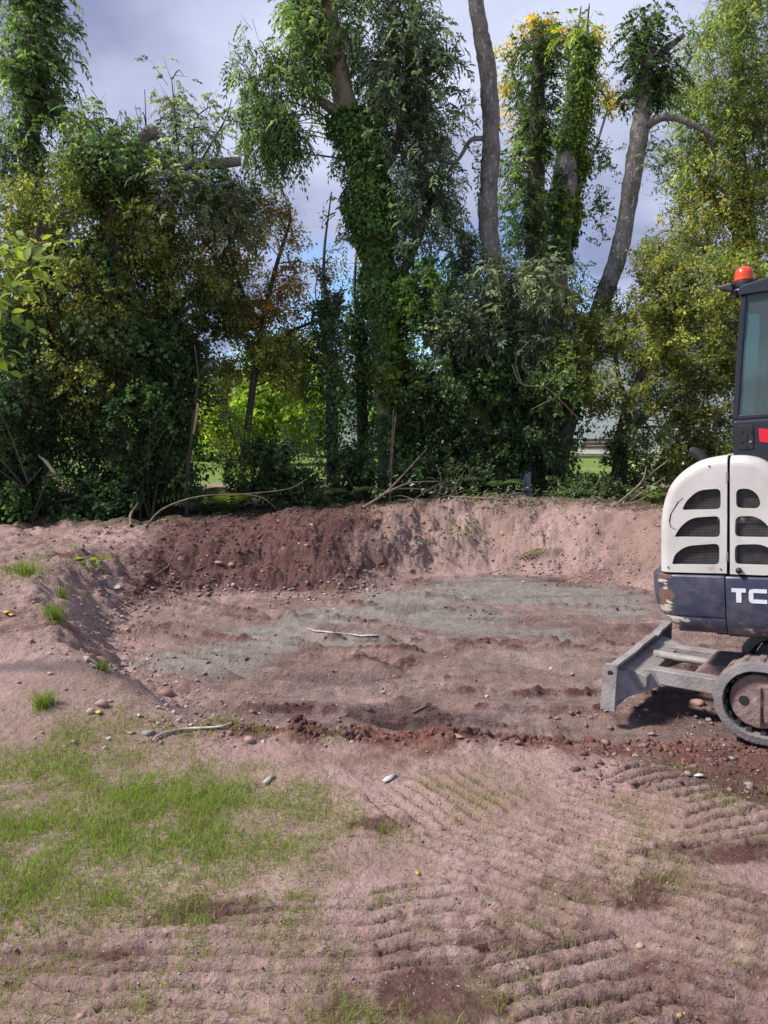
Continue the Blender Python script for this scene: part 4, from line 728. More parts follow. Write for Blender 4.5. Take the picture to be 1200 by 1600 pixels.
shrub('ivy_shrub', 'dark mound of ivy and broad leaves at the foot of the bare trunk', 760, 780, 11.5, [(700, 520, 60, 70, .6, 320, 'shrub', 'ashblue'), (690, 610, 70, 70, .6, 380), (770, 600, 70, 60, .6, 320, 'ivyb', 'ivydark'), (730, 690, 80, 60, .6, 360), (660, 460, 45, 60, .5, 200, 'ivyb', 'ivy')], 22)
shrub('laurel_shrub', 'dark leafy shrub between the bare trunk and the leaning trunk base', 850, 790, 11.4, [(850, 610, 55, 50, .6, 240, 'shrub', 'ash'), (830, 690, 70, 55, .6, 280, 'shrub', 'dark'), (880, 560, 35, 50, .5, 120, 'haw', 'haw'), (870, 750, 35, 30, .5, 100, 'shrub', 'dark'), (800, 760, 70, 35, .5, 170, 'shrub', 'ash')], 23)
shrub('bramble_shrub', 'low bramble below the bare trunk behind the fallen branches', 690, 790, 11.0, [(660, 740, 70, 40, .4, 190, 'shrub', 'dark'), (740, 755, 60, 30, .4, 150, 'shrub', 'dark')], 24)
shrub('bramble_shrub', 'low bramble below the two slim ivy stems', 560, 800, 11.0, [(540, 740, 55, 45, .4, 190, 'shrub', 'dark'), (480, 765, 60, 30, .4, 140, 'fine', 'ash')], 25)
shrub('bramble_shrub', 'low bramble in the gap before the sunlit garden', 420, 800, 10.9, [(420, 745, 70, 40, .4, 220, 'shrub', 'dark'), (430, 710, 50, 30, .4, 120, 'ivyb', 'dark'), (370, 700, 50, 60, .5, 70, 'fine', 'lime'), (470, 690, 40, 60, .5, 60, 'fine', 'ash'), (340, 620, 40, 70, .5, 60, 'fine', 'haw')], 26)
shrub('ivy_shrub', 'dark tangle of ivy and holly at the left, behind the broken sapling', 230, 810, 10.4, [(230, 640, 60, 80, .6, 300, 'ivyb', 'ivydark'), (230, 750, 75, 55, .5, 320, 'shrub', 'dark'), (160, 770, 70, 50, .5, 260, 'ivyb', 'ivydark')], 27)
shrub('ivy_shrub', 'ground hugging ivy bank at the far left under the hawthorn', 50, 830, 9.9, [(40, 760, 80, 60, .5, 380, 'ivyb', 'ivydark'), (120, 800, 60, 30, .4, 200, 'ivyb', 'ivydark'), (-20, 680, 50, 80, .5, 220, 'ivyb', 'ivydark')], 28)
shrub('ivy_shrub', 'dense dark thicket in the middle of the left hedge', 170, 800, 11.8, [(120, 640, 110, 110, .6, 520, 'ivyb', 'dark'), (220, 560, 90, 110, .6, 460, 'ivyb', 'dark'), (310, 490, 60, 60, .6, 160, 'ivyb', 'dark'), (60, 500, 90, 130, .6, 420, 'haw', 'dark')], 29)
shrub('nettle_shrub', 'low green growth at the foot of the broad hawthorn', 960, 800, 11.0, [(930, 770, 50, 28, .4, 130, 'shrub', 'dark'), (1010, 785, 50, 24, .4, 110, 'haw', 'haw'), (900, 765, 40, 24, .3, 80, 'fine', 'ash')], 30)
shrub('thicket_shrub', 'dark thicket far back between the bare trunk and the leaning trunk', 800, 790, 13.6, [(700, 560, 90, 120, .6, 420, 'ivyb', 'dark'), (830, 560, 70, 120, .6, 380, 'ivyb', 'dark'), (760, 700, 130, 70, .5, 380, 'ivyb', 'dark')], 31)

# ferns
GFN = 'ferns at the foot of the hedge'
def fern(label, u, v, Y, n, Lf, seed, ang=None, cat='fern', pal='ash', lean=.55):
    rg_ = np.random.default_rng(seed); b0 = base_of(u, Y); b0[2] += .02; root = empty('fern', b0, label, cat, GFN)
    for k in range(n):
        a = (ang[0] + (ang[1] - ang[0]) * (k + .5) / n if ang else 2 * math.pi * k / n) + rg_.uniform(-.25, .25); h = np.array((math.cos(a), math.sin(a), 0)); Lk = Lf * rg_.uniform(.75, 1.15); npair = 16
        s_ = np.linspace(0, 1, npair); C_ = b0 + h * (Lk * (lean * s_ + .25 * s_ ** 2))[:, None] + UP * (Lk * (.85 * s_ - .62 * s_ ** 2))[:, None]; T_ = unit(np.gradient(C_, axis=0)); sd_ = unit(np.cross(T_, UP + 0 * T_)); nr = unit(np.cross(sd_, T_)); Q = []
        for i in range(1, npair):
            l_ = Lk * .30 * math.sin(math.pi * (.12 + .86 * i / npair)) ** .8
            for sg in (1, -1): Q.append(leaf_quads(C_[i:i + 1], unit(sd_[i:i + 1] * sg + T_[i:i + 1] * .35 - UP * .15), nr[i:i + 1], l_, .034 * Lk, .3))
        Q = np.concatenate(Q); V, F = merge([(Q.reshape(-1, 3), np.arange(len(Q) * 4).reshape(-1, 4)), tube(C_, np.linspace(.004, .0015, npair), 4, npair)])
        mesh_np('frond', V, F, M['leaf'], root, b0, col=np.array(PAL[pal][k % 3]) * rg_.uniform(.9, 1.3))
fern('bushy fern below the sunlit gap, left of centre', 360, 775, 10.7, 9, 1.0, 41, pal='lime'); fern('fern beside the broken sapling', 320, 795, 10.5, 7, .8, 42); fern('fern between the two slim ivy stems', 545, 775, 10.9, 7, .8, 43)
fern('fern under the bare trunk, right of the fallen sticks', 770, 775, 10.9, 8, .75, 44); fern('fern at the right foot of the leaning trunk', 915, 790, 10.9, 7, .6, 45); fern('fern just behind the machine', 1015, 800, 10.8, 7, .6, 46, pal='haw')
p = gpt(812, 876); fern('yellowish fern frond lying on the back bank', 812, 876, p[1], 3, .40, 47, (-.4, .5), pal='hawy', lean=1.0)

# ------------------------------------------------------------------ loose branches and sticks
GB = 'broken branches along the bank'
def stick(name, label, paths, mat='stick', cat='branch', sides=7, leaves=None, seed=0, group=GB):
    """paths: list of [(u, v, width px, Y or None for on the ground)]; the first is the stem"""
    def w3(u, v, w_, Y):
        if Y is None: q = gpt(u, v); return q + UP * (.5 * w_ * px(q[1])), .5 * w_ * px(q[1])
        return at(u, v, Y), .5 * w_ * px(Y)
    org = w3(*paths[0][0])[0]; root = empty(name, org, label, cat, group); rg_ = np.random.default_rng(seed + 300)
    for i, pth in enumerate(paths):
        pr_ = [(lambda q: (q[0], q[1] * .72))(w3(*a)) for a in pth]; V, F = tube([a[0] for a in pr_], [a[1] for a in pr_], sides, 5 * len(pth), .1, seed + i); mesh_np('stem' if i == 0 else 'side_twig', V, F, M[mat], root, org, smooth=True)
    if leaves:
        n, pal, Ln, Wd, spread = leaves; pr_ = np.array([w3(*a)[0] for pth in paths for a in pth[1:]]); k = rg_.integers(0, len(pr_), n); P = pr_[k] + rg_.normal(0, spread, (n, 3)) * np.array((1, 1, .5)); P[:, 2] = np.maximum(P[:, 2], gz(P[:, 0], P[:, 1]) + .01)
        ax = unit(rg_.normal(0, 1, (n, 3)) * np.array((1, 1, .4)) - UP * .2); q = leaf_quads(P, ax, unit(UP + rg_.normal(0, .5, (n, 3))), rg_.uniform(.7, 1.2, n) * Ln, rg_.uniform(.7, 1.2, n) * Wd); c_ = np.array(PAL[pal])[rg_.integers(0, 3, n)] * rg_.uniform(.8, 1.6, (n, 1))
        o = mesh_np('leaves', q.reshape(-1, 3), np.arange(n * 4).reshape(-1, 4), M['leaf'], root, org, col=np.repeat(c_, 4, 0)); o['kind'] = 'stuff'
    return root
PAL['pale'] = [(.42, .48, .42), (.33, .40, .30), (.24, .30, .17)]
stick('broken_sapling', 'thin broken sapling with a pale torn top standing in the hedge', [[(292, 812, 10, 10.3), (293, 740, 9, 10.3), (300, 680, 8, 10.3), (304, 640, 8, 10.3)], [(304, 632, 4, 10.3), (310, 590, 3.5, 10.3), (304, 540, 2.5, 10.3)], [(310, 590, 3, 10.3), (322, 570, 2, 10.3), (345, 560, 1.2, 10.3)]], 'bark_dark', 'sapling')
stick('torn_wood', 'pale splinter of torn wood at the top of the broken sapling', [[(302, 678, 4, 10.28), (306, 655, 7, 10.27), (309, 630, 5, 10.27)]], 'cutwood', 'splinter')
stick('fallen_branch', 'largest pale fallen branch reaching up from the bank to the hedge', [[(566, 798, 7, None), (600, 772, 6, 10.3), (630, 742, 4, 10.5), (668, 700, 2, 10.7)], [(600, 772, 6, 10.3), (640, 755, 4, 10.4), (690, 752, 2, 10.5)], [(612, 764, 4, 10.35), (660, 765, 3, 10.5), (720, 780, 2, 10.6)]], 'stick', leaves=(26, 'pale', .09, .03, .12), seed=1)
stick('upright_pole', 'thin pale pole leaning upright in front of the ivy clad ash', [[(609, 790, 4.5, 10.7), (612, 720, 4.2, 10.8), (618, 650, 3.5, 10.9)]], 'stick')
stick('arched_twig', 'slim grey rod rising beside the leaning pale pole', [[(606, 760, 3, 10.8), (612, 690, 2.5, 10.8), (615, 640, 2, 10.8)]], 'stick')
stick('fallen_branch', 'long bare branch lying level along the bank top below the bare trunk', [[(622, 785, 5, None), (690, 780, 5, 10.6), (760, 778, 5, 10.6), (815, 770, 4, 10.6)], [(690, 780, 3, 10.6), (700, 765, 2, 10.6), (722, 760, 1.5, 10.6)]], 'stick', leaves=(30, 'pale', .08, .025, .15), seed=2)
stick('cut_foliage', 'limp pile of cut grey leaves on top of the bank, right of centre', [[(700, 778, 4, None), (760, 782, 4, None), (830, 788, 3, None)], [(760, 782, 3, None), (800, 775, 2, 10.5)]], 'stick', 'cut foliage', leaves=(260, 'grey', .085, .026, .17), seed=3)
stick('branch_heap', 'heap of pale cut branches with whitish leaves just left of the machine', [[(955, 795, 6, 10.0), (985, 770, 5, 10.0), (1018, 740, 3, 10.1), (1045, 718, 2, 10.2)], [(960, 798, 5, 10.0), (1000, 772, 4, 10.0), (1040, 745, 2, 10.1)], [(975, 780, 4, 10.0), (1004, 750, 3, 10.05), (1010, 728, 2, 10.1)], [(950, 790, 3, 10.0), (990, 785, 3, 9.95), (1020, 770, 2, 9.95)]], 'stick', leaves=(48, 'pale', .085, .035, .13), seed=4)
stick('cut_foliage', 'limp heap of cut leafy brush on the crest above the bare right bank', [[(830, 785, 3, None), (880, 780, 3, 10.5), (925, 786, 2, None)], [(870, 782, 2, 10.5), (905, 768, 1.6, 10.6)]], 'stick', 'cut foliage', leaves=(220, 'grey', .08, .026, .17), seed=18)
stick('twig_tangle', 'tangle of thin bare twigs on the crest below the bare trunk', [[(640, 788, 2.5, None), (670, 765, 2.5, 10.5), (700, 752, 2, 10.6), (742, 748, 1.2, 10.6)], [(655, 785, 2, 10.4), (700, 775, 2, 10.5), (748, 760, 1.4, 10.6)], [(680, 785, 2, 10.4), (690, 755, 1.8, 10.5), (682, 725, 1, 10.6)], [(700, 786, 2, 10.45), (735, 770, 1.6, 10.5), (775, 775, 1, 10.6)], [(665, 768, 1.6, 10.5), (640, 750, 1.3, 10.6), (628, 730, .9, 10.6)], [(720, 785, 1.8, 10.45), (712, 760, 1.4, 10.5), (726, 735, .9, 10.6)], [(660, 790, 2, None), (630, 775, 1.5, 10.3), (600, 778, 1, 10.3)]], 'stick', leaves=(60, 'grey', .07, .024, .12), seed=19)
stick('fallen_branch', 'long curved branch arching over the left back bank', [[(228, 826, 4.5, None), (255, 795, 4.5, 9.7), (310, 776, 3.5, 9.8), (380, 772, 3, 9.9), (450, 764, 2, 10.0), (480, 748, 1.4, 10.1)], [(380, 772, 3, 9.9), (410, 778, 2, 9.9), (432, 795, 1.5, 9.9)]], 'stick', seed=5)
stick('snapped_stub', 'short splintered stub sticking up left of the arching branch', [[(205, 825, 7, None), (204, 805, 6, 9.6), (216, 786, 4, 9.65)]], 'stick', seed=6)
stick('torn_stub', 'reddish broken limb stub hanging in the hedge at the far left', [[(60, 712, 4, 9.9), (72, 722, 8, 9.85), (84, 738, 9, 9.8), (94, 752, 5, 9.75)]], 'bark_pale', seed=7)
stick('twig', 'forked pale twig leaning against the back left bank', [[(228, 910, 2.5, None), (262, 888, 3, None), (268, 875, 3, 7.9), (278, 850, 2.5, 8.0), (283, 835, 1.6, 8.1)], [(266, 885, 2, None), (267, 898, 1.6, None)]], 'stick', seed=8)
stick('twig', 'straight thin stick lying across the back left bank', [[(276, 905, 2.2, None), (310, 892, 2.4, None), (342, 877, 2, None)]], 'stick', seed=9)
stick('twig', 'thin pale stick lying on the left pit floor', [[(148, 966, 2.2, None), (168, 970, 2.2, None), (188, 977, 1.8, None)]], 'stick', seed=10)
stick('twig', 'dark stick on the pit floor near the middle', [[(645, 1116, 4, None), (655, 1112, 4, None), (667, 1107, 3, None)]], 'stick', seed=11)
stick('twig', 'thin stick leaning on the left bank beside the grass tuft', [[(0, 930, 3, None), (30, 918, 2.6, None), (64, 902, 2, None)]], 'stick', seed=12)
stick('bare_branch', 'tangle of bare hanging twigs in front of the leaning trunk', [[(905, 655, 3, 11.0), (870, 620, 4, 11.0), (850, 605, 4, 11.0), (815, 600, 3, 11.0), (800, 570, 2, 11.0)], [(870, 620, 3, 11.0), (830, 640, 2, 11.0)], [(850, 605, 3, 11.0), (880, 580, 2.4, 11.0), (900, 570, 1.6, 11.0)], [(815, 600, 2, 11.0), (806, 560, 1.5, 11.0), (830, 530, 1, 11.0)]], 'stick', seed=13)
0 and stick('hanging_vine', 'loop of bare vine hanging before the ivy clad ash', [[(650, 600, 2.5, 11.2), (648, 660, 2.5, 11.1), (655, 690, 2.5, 11.1), (668, 680, 2, 11.1), (672, 640, 2, 11.1)]], 'stick', 'vine', seed=14)
stick('cut_leafy_twig', 'wilted twig with big pale yellow green leaves on the left bank', [[(120, 900, 3, None), (135, 888, 3, None), (150, 876, 2, None)]], 'stick', 'leafy twig', leaves=(26, 'lime', .10, .06, .09), seed=15)
stick('weed_patch', 'small green weeds rooted on the middle of the back bank', [[(705, 838, 2, None), (715, 832, 2, None), (728, 838, 2, None)]], 'twig', 'weed', leaves=(70, 'lime', .06, .03, .12), seed=16, group='weeds on the back bank')
stick('weed_patch', 'limp grey green weeds low on the bank, left of the middle', [[(640, 868, 2, None), (655, 858, 2, None), (665, 852, 2, None)]], 'twig', 'weed', leaves=(70, 'grey', .07, .03, .13), seed=17, group='weeds on the back bank')
# ------------------------------------------------------------------ excavator
M['white'] = simple_mat('cream_paint', (.58, .55, .51), (.46, .42, .385), .45, 4.5, detail=10, spec=.45, contrast=(.42, .72), c3=(.34, .27, .23), c3_range=(.60, .80), c3_scale=9, bump=.05, bump_scale=9)
M['rubber'] = simple_mat('track_rubber', (.16, .15, .15), (.23, .205, .20), .85, 9, bump=.4, bump_scale=60, c3=(.24, .165, .145), c3_range=(.55, .7), c3_scale=7)
M['steel'] = simple_mat('worn_steel', (.36, .32, .31), (.23, .20, .195), .62, 10, bump=.25, bump_scale=50, metal=.15, c3=(.29, .20, .18), c3_range=(.52, .68), c3_scale=5)
M['mud'] = simple_mat('muddy_steel', (.27, .185, .165), (.185, .12, .105), .85, 12, bump=.5, bump_scale=40, c3=(.12, .085, .08), c3_range=(.58, .66), c3_scale=7)
M['cab'] = simple_mat('cab_paint', (.012, .013, .024), (.02, .021, .034), .42, 4, spec=.5, bump=.05, bump_scale=200)
M['black'] = simple_mat('black_plastic', (.016, .016, .018), (.028, .028, .03), .5, 9)
M['dark'] = simple_mat('dark_inside', (.02, .02, .02), (.03, .028, .026), .9, 6)
M['wire'] = simple_mat('grille_wire', (.17, .155, .15), (.11, .10, .10), .6, 20, metal=.3)
M['red'] = simple_mat('red_decal', (.72, .02, .035), (.66, .018, .03), .4, 6)
M['seat'] = simple_mat('seat_cloth', (.05, .055, .06), (.035, .04, .045), .9, 20)
M['chrome'] = simple_mat('bare_metal', (.5, .5, .5), (.35, .35, .35), .35, 12, metal=.8)
m_, t_, b_ = new_mat('beacon_plastic'); b_.inputs['Base Color'].default_value = (.85, .10, .025, 1); b_.inputs['Roughness'].default_value = .22; b_.inputs['Transmission Weight'].default_value = .25; b_.inputs['Subsurface Weight'].default_value = .2
nzb = nn('ShaderNodeTexNoise', t_); nzb.inputs['Scale'].default_value = 25; mrb = nn('ShaderNodeMapRange', t_); mrb.inputs['To Min'].default_value = .15; mrb.inputs['To Max'].default_value = .35; t_.links.new(nzb.outputs['Fac'], mrb.inputs['Value']); t_.links.new(mrb.outputs[0], b_.inputs['Roughness']); M['beacon'] = m_
m_, t_, b_ = new_mat('cab_glass'); gl = nn('ShaderNodeBsdfGlossy', t_); gl.inputs['Roughness'].default_value = .03; gl.inputs['Color'].default_value = (.9, .95, .95, 1)
tp = nn('ShaderNodeBsdfTransparent', t_); fr = nn('ShaderNodeFresnel', t_); fr.inputs['IOR'].default_value = 1.5; nzg = nn('ShaderNodeTexNoise', t_); nzg.inputs['Scale'].default_value = 4
mg = nn('ShaderNodeMix', t_, data_type='RGBA'); t_.links.new(nzg.outputs['Fac'], mg.inputs[0]); mg.inputs[6].default_value = (.50, .68, .66, 1); mg.inputs[7].default_value = (.56, .73, .70, 1); t_.links.new(mg.outputs[2], tp.inputs['Color'])
ms = nn('ShaderNodeMixShader', t_); t_.links.new(fr.outputs[0], ms.inputs[0]); t_.links.new(tp.outputs[0], ms.inputs[1]); t_.links.new(gl.outputs[0], ms.inputs[2])
dfg = nn('ShaderNodeBsdfDiffuse', t_); dfg.inputs['Color'].default_value = (.42, .55, .53, 1); ms2 = nn('ShaderNodeMixShader', t_); ms2.inputs[0].default_value = .12; t_.links.new(ms.outputs[0], ms2.inputs[1]); t_.links.new(dfg.outputs[0], ms2.inputs[2])
t_.links.new(ms2.outputs[0], t_.nodes['Material Output'].inputs['Surface']); M['glass'] = m_
# navy paint with chips and rust where the tail has been knocked (attribute 'knock')
m_, t_, b_ = new_mat('navy_paint'); lk_ = t_.links.new; tcn = nn('ShaderNodeTexCoord', t_).outputs['Object']
def nz(scale, det=8, rough=.6, st=(1, 1, 1)):
    mp_ = nn('ShaderNodeMapping', t_); mp_.inputs['Scale'].default_value = st; lk_(tcn, mp_.inputs[0]); n = nn('ShaderNodeTexNoise', t_); n.inputs['Scale'].default_value = scale; n.inputs['Detail'].default_value = det; n.inputs['Roughness'].default_value = rough; lk_(mp_.outputs[0], n.inputs[0]); return n.outputs['Fac']
def mr_(v, a, c_, d0=0., d1=1.):
    r = nn('ShaderNodeMapRange', t_); r.inputs[1].default_value = a; r.inputs[2].default_value = c_; r.inputs[3].default_value = d0; r.inputs[4].default_value = d1; lk_(v, r.inputs[0]); return r.outputs[0]
def mm_(op, a, c_):
    n = nn('ShaderNodeMath', t_, operation=op); lk_(a, n.inputs[0]); (lk_(c_, n.inputs[1]) if not isinstance(c_, float) else setattr(n.inputs[1], 'default_value', c_)); return n.outputs[0]
def mc_(f, a, c_):
    n = nn('ShaderNodeMix', t_, data_type='RGBA'); lk_(f, n.inputs[0])
    for i, q in ((6, a), (7, c_)): (setattr(n.inputs[i], 'default_value', (*q, 1)) if isinstance(q, tuple) else lk_(q, n.inputs[i]))
    return n.outputs[2]
kn = nn('ShaderNodeAttribute', t_); kn.attribute_name = 'knock'; kn = kn.outputs['Fac']
c_ = mc_(mr_(nz(3), .35, .7), (.016, .024, .060), (.026, .034, .070)); c_ = mc_(mr_(nz(26, 6, .7, (.4, .4, 2.5)), .62, .72), c_, (.10, .11, .15))
chip = mr_(mm_('ADD', nz(7, 10, .68, (1, 1, 1.8)), mr_(kn, 0, 1, -.17, .20)), .60, .625); c_ = mc_(chip, c_, (.13, .065, .045))
chip2 = mr_(mm_('ADD', nz(11, 10, .65, (.6, .6, 2.0)), mr_(kn, 0, 1, -.15, .13)), .605, .62); c_ = mc_(chip2, c_, (.55, .48, .38))
dust = mr_(nz(4.5, 11, .72), .44, .78, .06, .7); c_ = mc_(dust, c_, (.22, .18, .165)); scr = mr_(nz(15, 4, .5, (.25, .25, 9)), .735, .75); c_ = mc_(scr, c_, (.40, .42, .46)); lk_(c_, b_.inputs['Base Color']); b_.inputs['Roughness'].default_value = .42
lk_(mr_(chip, 0, 1, .40, .8), b_.inputs['Roughness']); M['navy'] = m_

MO = Vector((2.74, 4.2, -.09))
exc = empty('excavator', MO, 'cream and navy compact tracked excavator with orange beacon at the pit edge', 'excavator')
AL, PT = R(33), R(4.2); UO = np.array((1.55, 4.38, .45)); UV = np.array((math.sin(AL), math.cos(AL), 0)); UU = np.array((math.cos(AL) * math.cos(PT), -math.sin(AL) * math.cos(PT), math.sin(PT))); UW = np.cross(UU, UV)
def pf(u, v, V0=0.0):
    """photo pixel -> (along, up) on the machine's side plane at depth V0"""
    r = ray(u, v); s = ((UO + UV * V0 - CAM) @ UV) / (r @ UV); P = CAM + r * s; return float((P - UO) @ UU), float((P - UO) @ UW) + .45
MU = Matrix(((UU[0], UV[0], UW[0], UO[0] - .45 * UW[0]), (UU[1], UV[1], UW[1], UO[1] - .45 * UW[1]), (UU[2], UV[2], UW[2], UO[2] - .45 * UW[2]), (0, 0, 0, 1)))
BO = np.array((1.25, 4.40)); BU = np.array((.824, -.566)); BV = np.array((.566, .824))
ML = Matrix(((BU[0], BV[0], 0, BO[0]), (BU[1], BV[1], 0, BO[1]), (0, 0, 1, 0), (0, 0, 0, 1)))
MB_ = Matrix.Translation((0, 0, -.012)) @ ML @ Matrix.Translation((.045, 0, 0)) @ Matrix.Diagonal((.95, 1, .84, 1))
def part(name, bm, mat, frame, parent=None, bevel=.006, smooth=False, seg=2, label=None, knock=None):
    if knock is not None:
        lay = bm.verts.layers.float.new('knock')
        for v in bm.verts: v[lay] = knock(v.co)
    bm.transform(frame); o = bm_obj(name, bm, M[mat], parent or exc, tuple(MO), bevel, smooth, seg)
    if label: o['label'] = label
    return o
def box(bm, lo, hi):
    vs = [bm.verts.new((x, y, z)) for z in (lo[2], hi[2]) for y in (lo[1], hi[1]) for x in (lo[0], hi[0])]
    for f in ((0, 1, 3, 2), (4, 6, 7, 5), (0, 4, 5, 1), (1, 5, 7, 3), (3, 7, 6, 2), (2, 6, 4, 0)): bm.faces.new([vs[i] for i in f])
    return bm
def hull8(bm, a, b_):
    """loft between two 4-point rings"""
    A = [bm.verts.new(p) for p in a]; B = [bm.verts.new(p) for p in b_]; bm.faces.new(A); bm.faces.new(B[::-1])
    for i in range(4): bm.faces.new((A[i], A[(i + 1) % 4], B[(i + 1) % 4], B[i]))
    return bm
def prism(bm, poly, v0, v1):
    """poly in (along, up), extruded across from v0 to v1"""
    A = [bm.verts.new((x, v0, z)) for x, z in poly]; B = [bm.verts.new((x, v1, z)) for x, z in poly]; n = len(poly); bm.faces.new(A); bm.faces.new(B[::-1])
    for i in range(n): bm.faces.new((A[i], A[(i + 1) % n], B[(i + 1) % n], B[i]))
    return bm
def cyl(bm, c_, ax, r, l, n=20, r2=None):
    d_ = {'x': Vector((1, 0, 0)), 'y': Vector((0, 1, 0)), 'z': Vector((0, 0, 1))}[ax]; mt = Matrix.Translation(Vector(c_)) @ d_.to_track_quat('Z', 'Y').to_matrix().to_4x4()
    bmesh.ops.create_cone(bm, cap_ends=True, segments=n, radius1=r, radius2=r if r2 is None else r2, depth=l, matrix=mt); return bm
def rrect(pts, r, n=4):
    """round the corners of a polygon"""
    out_ = []; m_ = len(pts)
    for i in range(m_):
        p0, p1, p2 = (np.array(pts[(i + k) % m_], float) for k in (-1, 0, 1)); rr = r[i] if isinstance(r, (list, tuple)) else r
        a, b_ = p0 - p1, p2 - p1; la, lb = np.linalg.norm(a), np.linalg.norm(b_); q = min(rr, la * .48, lb * .48); A, B = p1 + a / la * q, p1 + b_ / lb * q
        for k in range(n + 1): s = k / n; out_.append(tuple((1 - s) ** 2 * A + 2 * s * (1 - s) * p1 + s * s * B))
    return out_

# --- engine covers: domed skin with rounded edge, side panel with grille openings
def cover(name, prof, close, holes, v_far, rnd=.055, label=None):
    """prof: open outline (along, up) of the dome; close: extra corner points that close the side panel"""
    prof = np.array(prof, float); P, _ = resample(prof, np.ones(len(prof)), 36); T_ = unit(np.gradient(P, axis=0)); N_ = np.stack((T_[:, 1], -T_[:, 0]), -1)   # inward for a left-to-right dome
    bm = bmesh.new(); rings = []; K = 6
    for k in range(K + 1):
        a = math.pi / 2 * k / K; ins = rnd * (1 - math.cos(a)); v = rnd * (1 - math.sin(a)); rings.append([bm.verts.new((p[0] + n[0] * ins, v, p[1] + n[1] * ins)) for p, n in zip(P, N_)])
    farr = [bm.verts.new((p[0], v_far, p[1])) for p in P]; allr = [farr] + rings
    for A, B in zip(allr[:-1], allr[1:]):
        for i in range(len(P) - 1): bm.faces.new((A[i], A[i + 1], B[i + 1], B[i]))
    inner = rings[-1]; loop = inner + [bm.verts.new((x, 0, z)) for x, z in close]
    edges = []
    def addloop(vs):
        for i in range(len(vs)):
            a, b2 = vs[i], vs[(i + 1) % len(vs)]; e = bm.edges.get((a, b2)) or bm.edges.new((a, b2)); edges.append(e)
    addloop(loop); hl = []
    for h in holes:
        vs = [bm.verts.new((x, 0, z)) for x, z in h]; addloop(vs); hl.append(vs)
    bmesh.ops.triangle_fill(bm, edges=edges, use_beauty=True)
    for vs in hl:   # give every opening a returned edge
        B = [bm.verts.new((v.co.x, .022, v.co.z)) for v in vs]
        for i in range(len(vs)): bm.faces.new((vs[i], vs[(i + 1) % len(vs)], B[(i + 1) % len(vs)], B[i]))
    bl = [bm.verts.new((x, .03, z)) for x, z in close]   # edges turned in at seam and bottom
    cv = [inner[-1]] + loop[len(inner):] + [inner[0]]
    ob = part(name, bm, 'white', MU, bevel=0, smooth=False, label=label)
    return ob
sx_ = pf(1137, 800)[0]
profL = [pf(1030, 893), pf(1030, 840), pf(1032, 800), pf(1042, 765), pf(1060, 741), pf(1088, 722), pf(1115, 714), pf(1135.5, 712)]
profR = [pf(1140.5, 712), pf(1165, 712), pf(1190, 718), pf(1212, 735), pf(1232, 765), pf(1243, 810), pf(1247, 860), pf(1248, 897)]
holesL = [rrect([pf(1066, 795), pf(1072, 783), pf(1090, 766), pf(1126, 763), pf(1126, 796), pf(1068, 797)], [.01, .05, .07, .03, .03, .03]),
          rrect([pf(1054, 838), pf(1062, 824), pf(1080, 809), pf(1125, 806), pf(1125, 840), pf(1056, 839)], [.01, .05, .07, .03, .03, .03]),
          rrect([pf(1050, 880), pf(1054, 866), pf(1072, 853), pf(1124, 849), pf(1124, 883), pf(1052, 882)], [.01, .05, .07, .03, .03, .03])]
holesR = [rrect([pf(1150, 764), pf(1170, 763), pf(1184, 772), pf(1189, 788), pf(1182, 795), pf(1150, 794)], [.03, .06, .05, .03, .03, .03]),
          rrect([pf(1149, 807), pf(1180, 806), pf(1198, 818), pf(1208, 836), pf(1200, 840), pf(1148, 839)], [.03, .06, .05, .03, .03, .03]),
          rrect([pf(1148, 851), pf(1190, 850), pf(1212, 862), pf(1222, 880), pf(1216, 884), pf(1148, 882)], [.03, .06, .05, .03, .03, .03])]
cov_l = cover('engine_cover', profL, [pf(1135.5, 896), pf(1085, 895)], holesL, .98, label='cream rear engine cover, cracked beside its grilles'); cov_r = cover('side_cover', profR, [pf(1195, 899), pf(1140.5, 897)], holesR, .42)
bm = bmesh.new(); A = [Vector((x, 0, z)) for x, z in (pf(1045, 885), pf(1050, 780), pf(1075, 745), pf(1137, 728), pf(1200, 740), pf(1235, 800), pf(1235, 885))]
prism(bm, [(a.x, a.z) for a in A], .10, .90); part('engine_block', bm, 'dark', MU, bevel=0)
bm = bmesh.new(); x0, z0 = pf(1133, 712); x1, z1 = pf(1143, 897); box(bm, (x0, .02, z1), (x1, .05, z0 - .012)); part('seam_strip', bm, 'dark', MU, bevel=0)
for par, hs in ((cov_l, holesL), (cov_r, holesR)):
    for h in hs:
        xs, zs = [a[0] for a in h], [a[1] for a in h]; bm = bmesh.new(); x = min(xs) - .006
        while x < max(xs) + .006: box(bm, (x, .028, min(zs) - .006), (x + .0016, .0296, max(zs) + .006)); x += .0085
        z = min(zs) - .006
        while z < max(zs) + .006: box(bm, (min(xs) - .006, .0296, z), (max(xs) + .006, .0312, z + .0016)); z += .0085
        o = part('grille_mesh', bm, 'wire', MU, par, 0); o['kind'] = 'stuff'
# things seen behind the right grilles: radiator hoses
bm = bmesh.new(); x, z = pf(1165, 815); cyl(bm, (x, .085, z), 'x', .03, .3, 14); part('radiator_hose', bm, 'steel', MU, bevel=0, smooth=True)
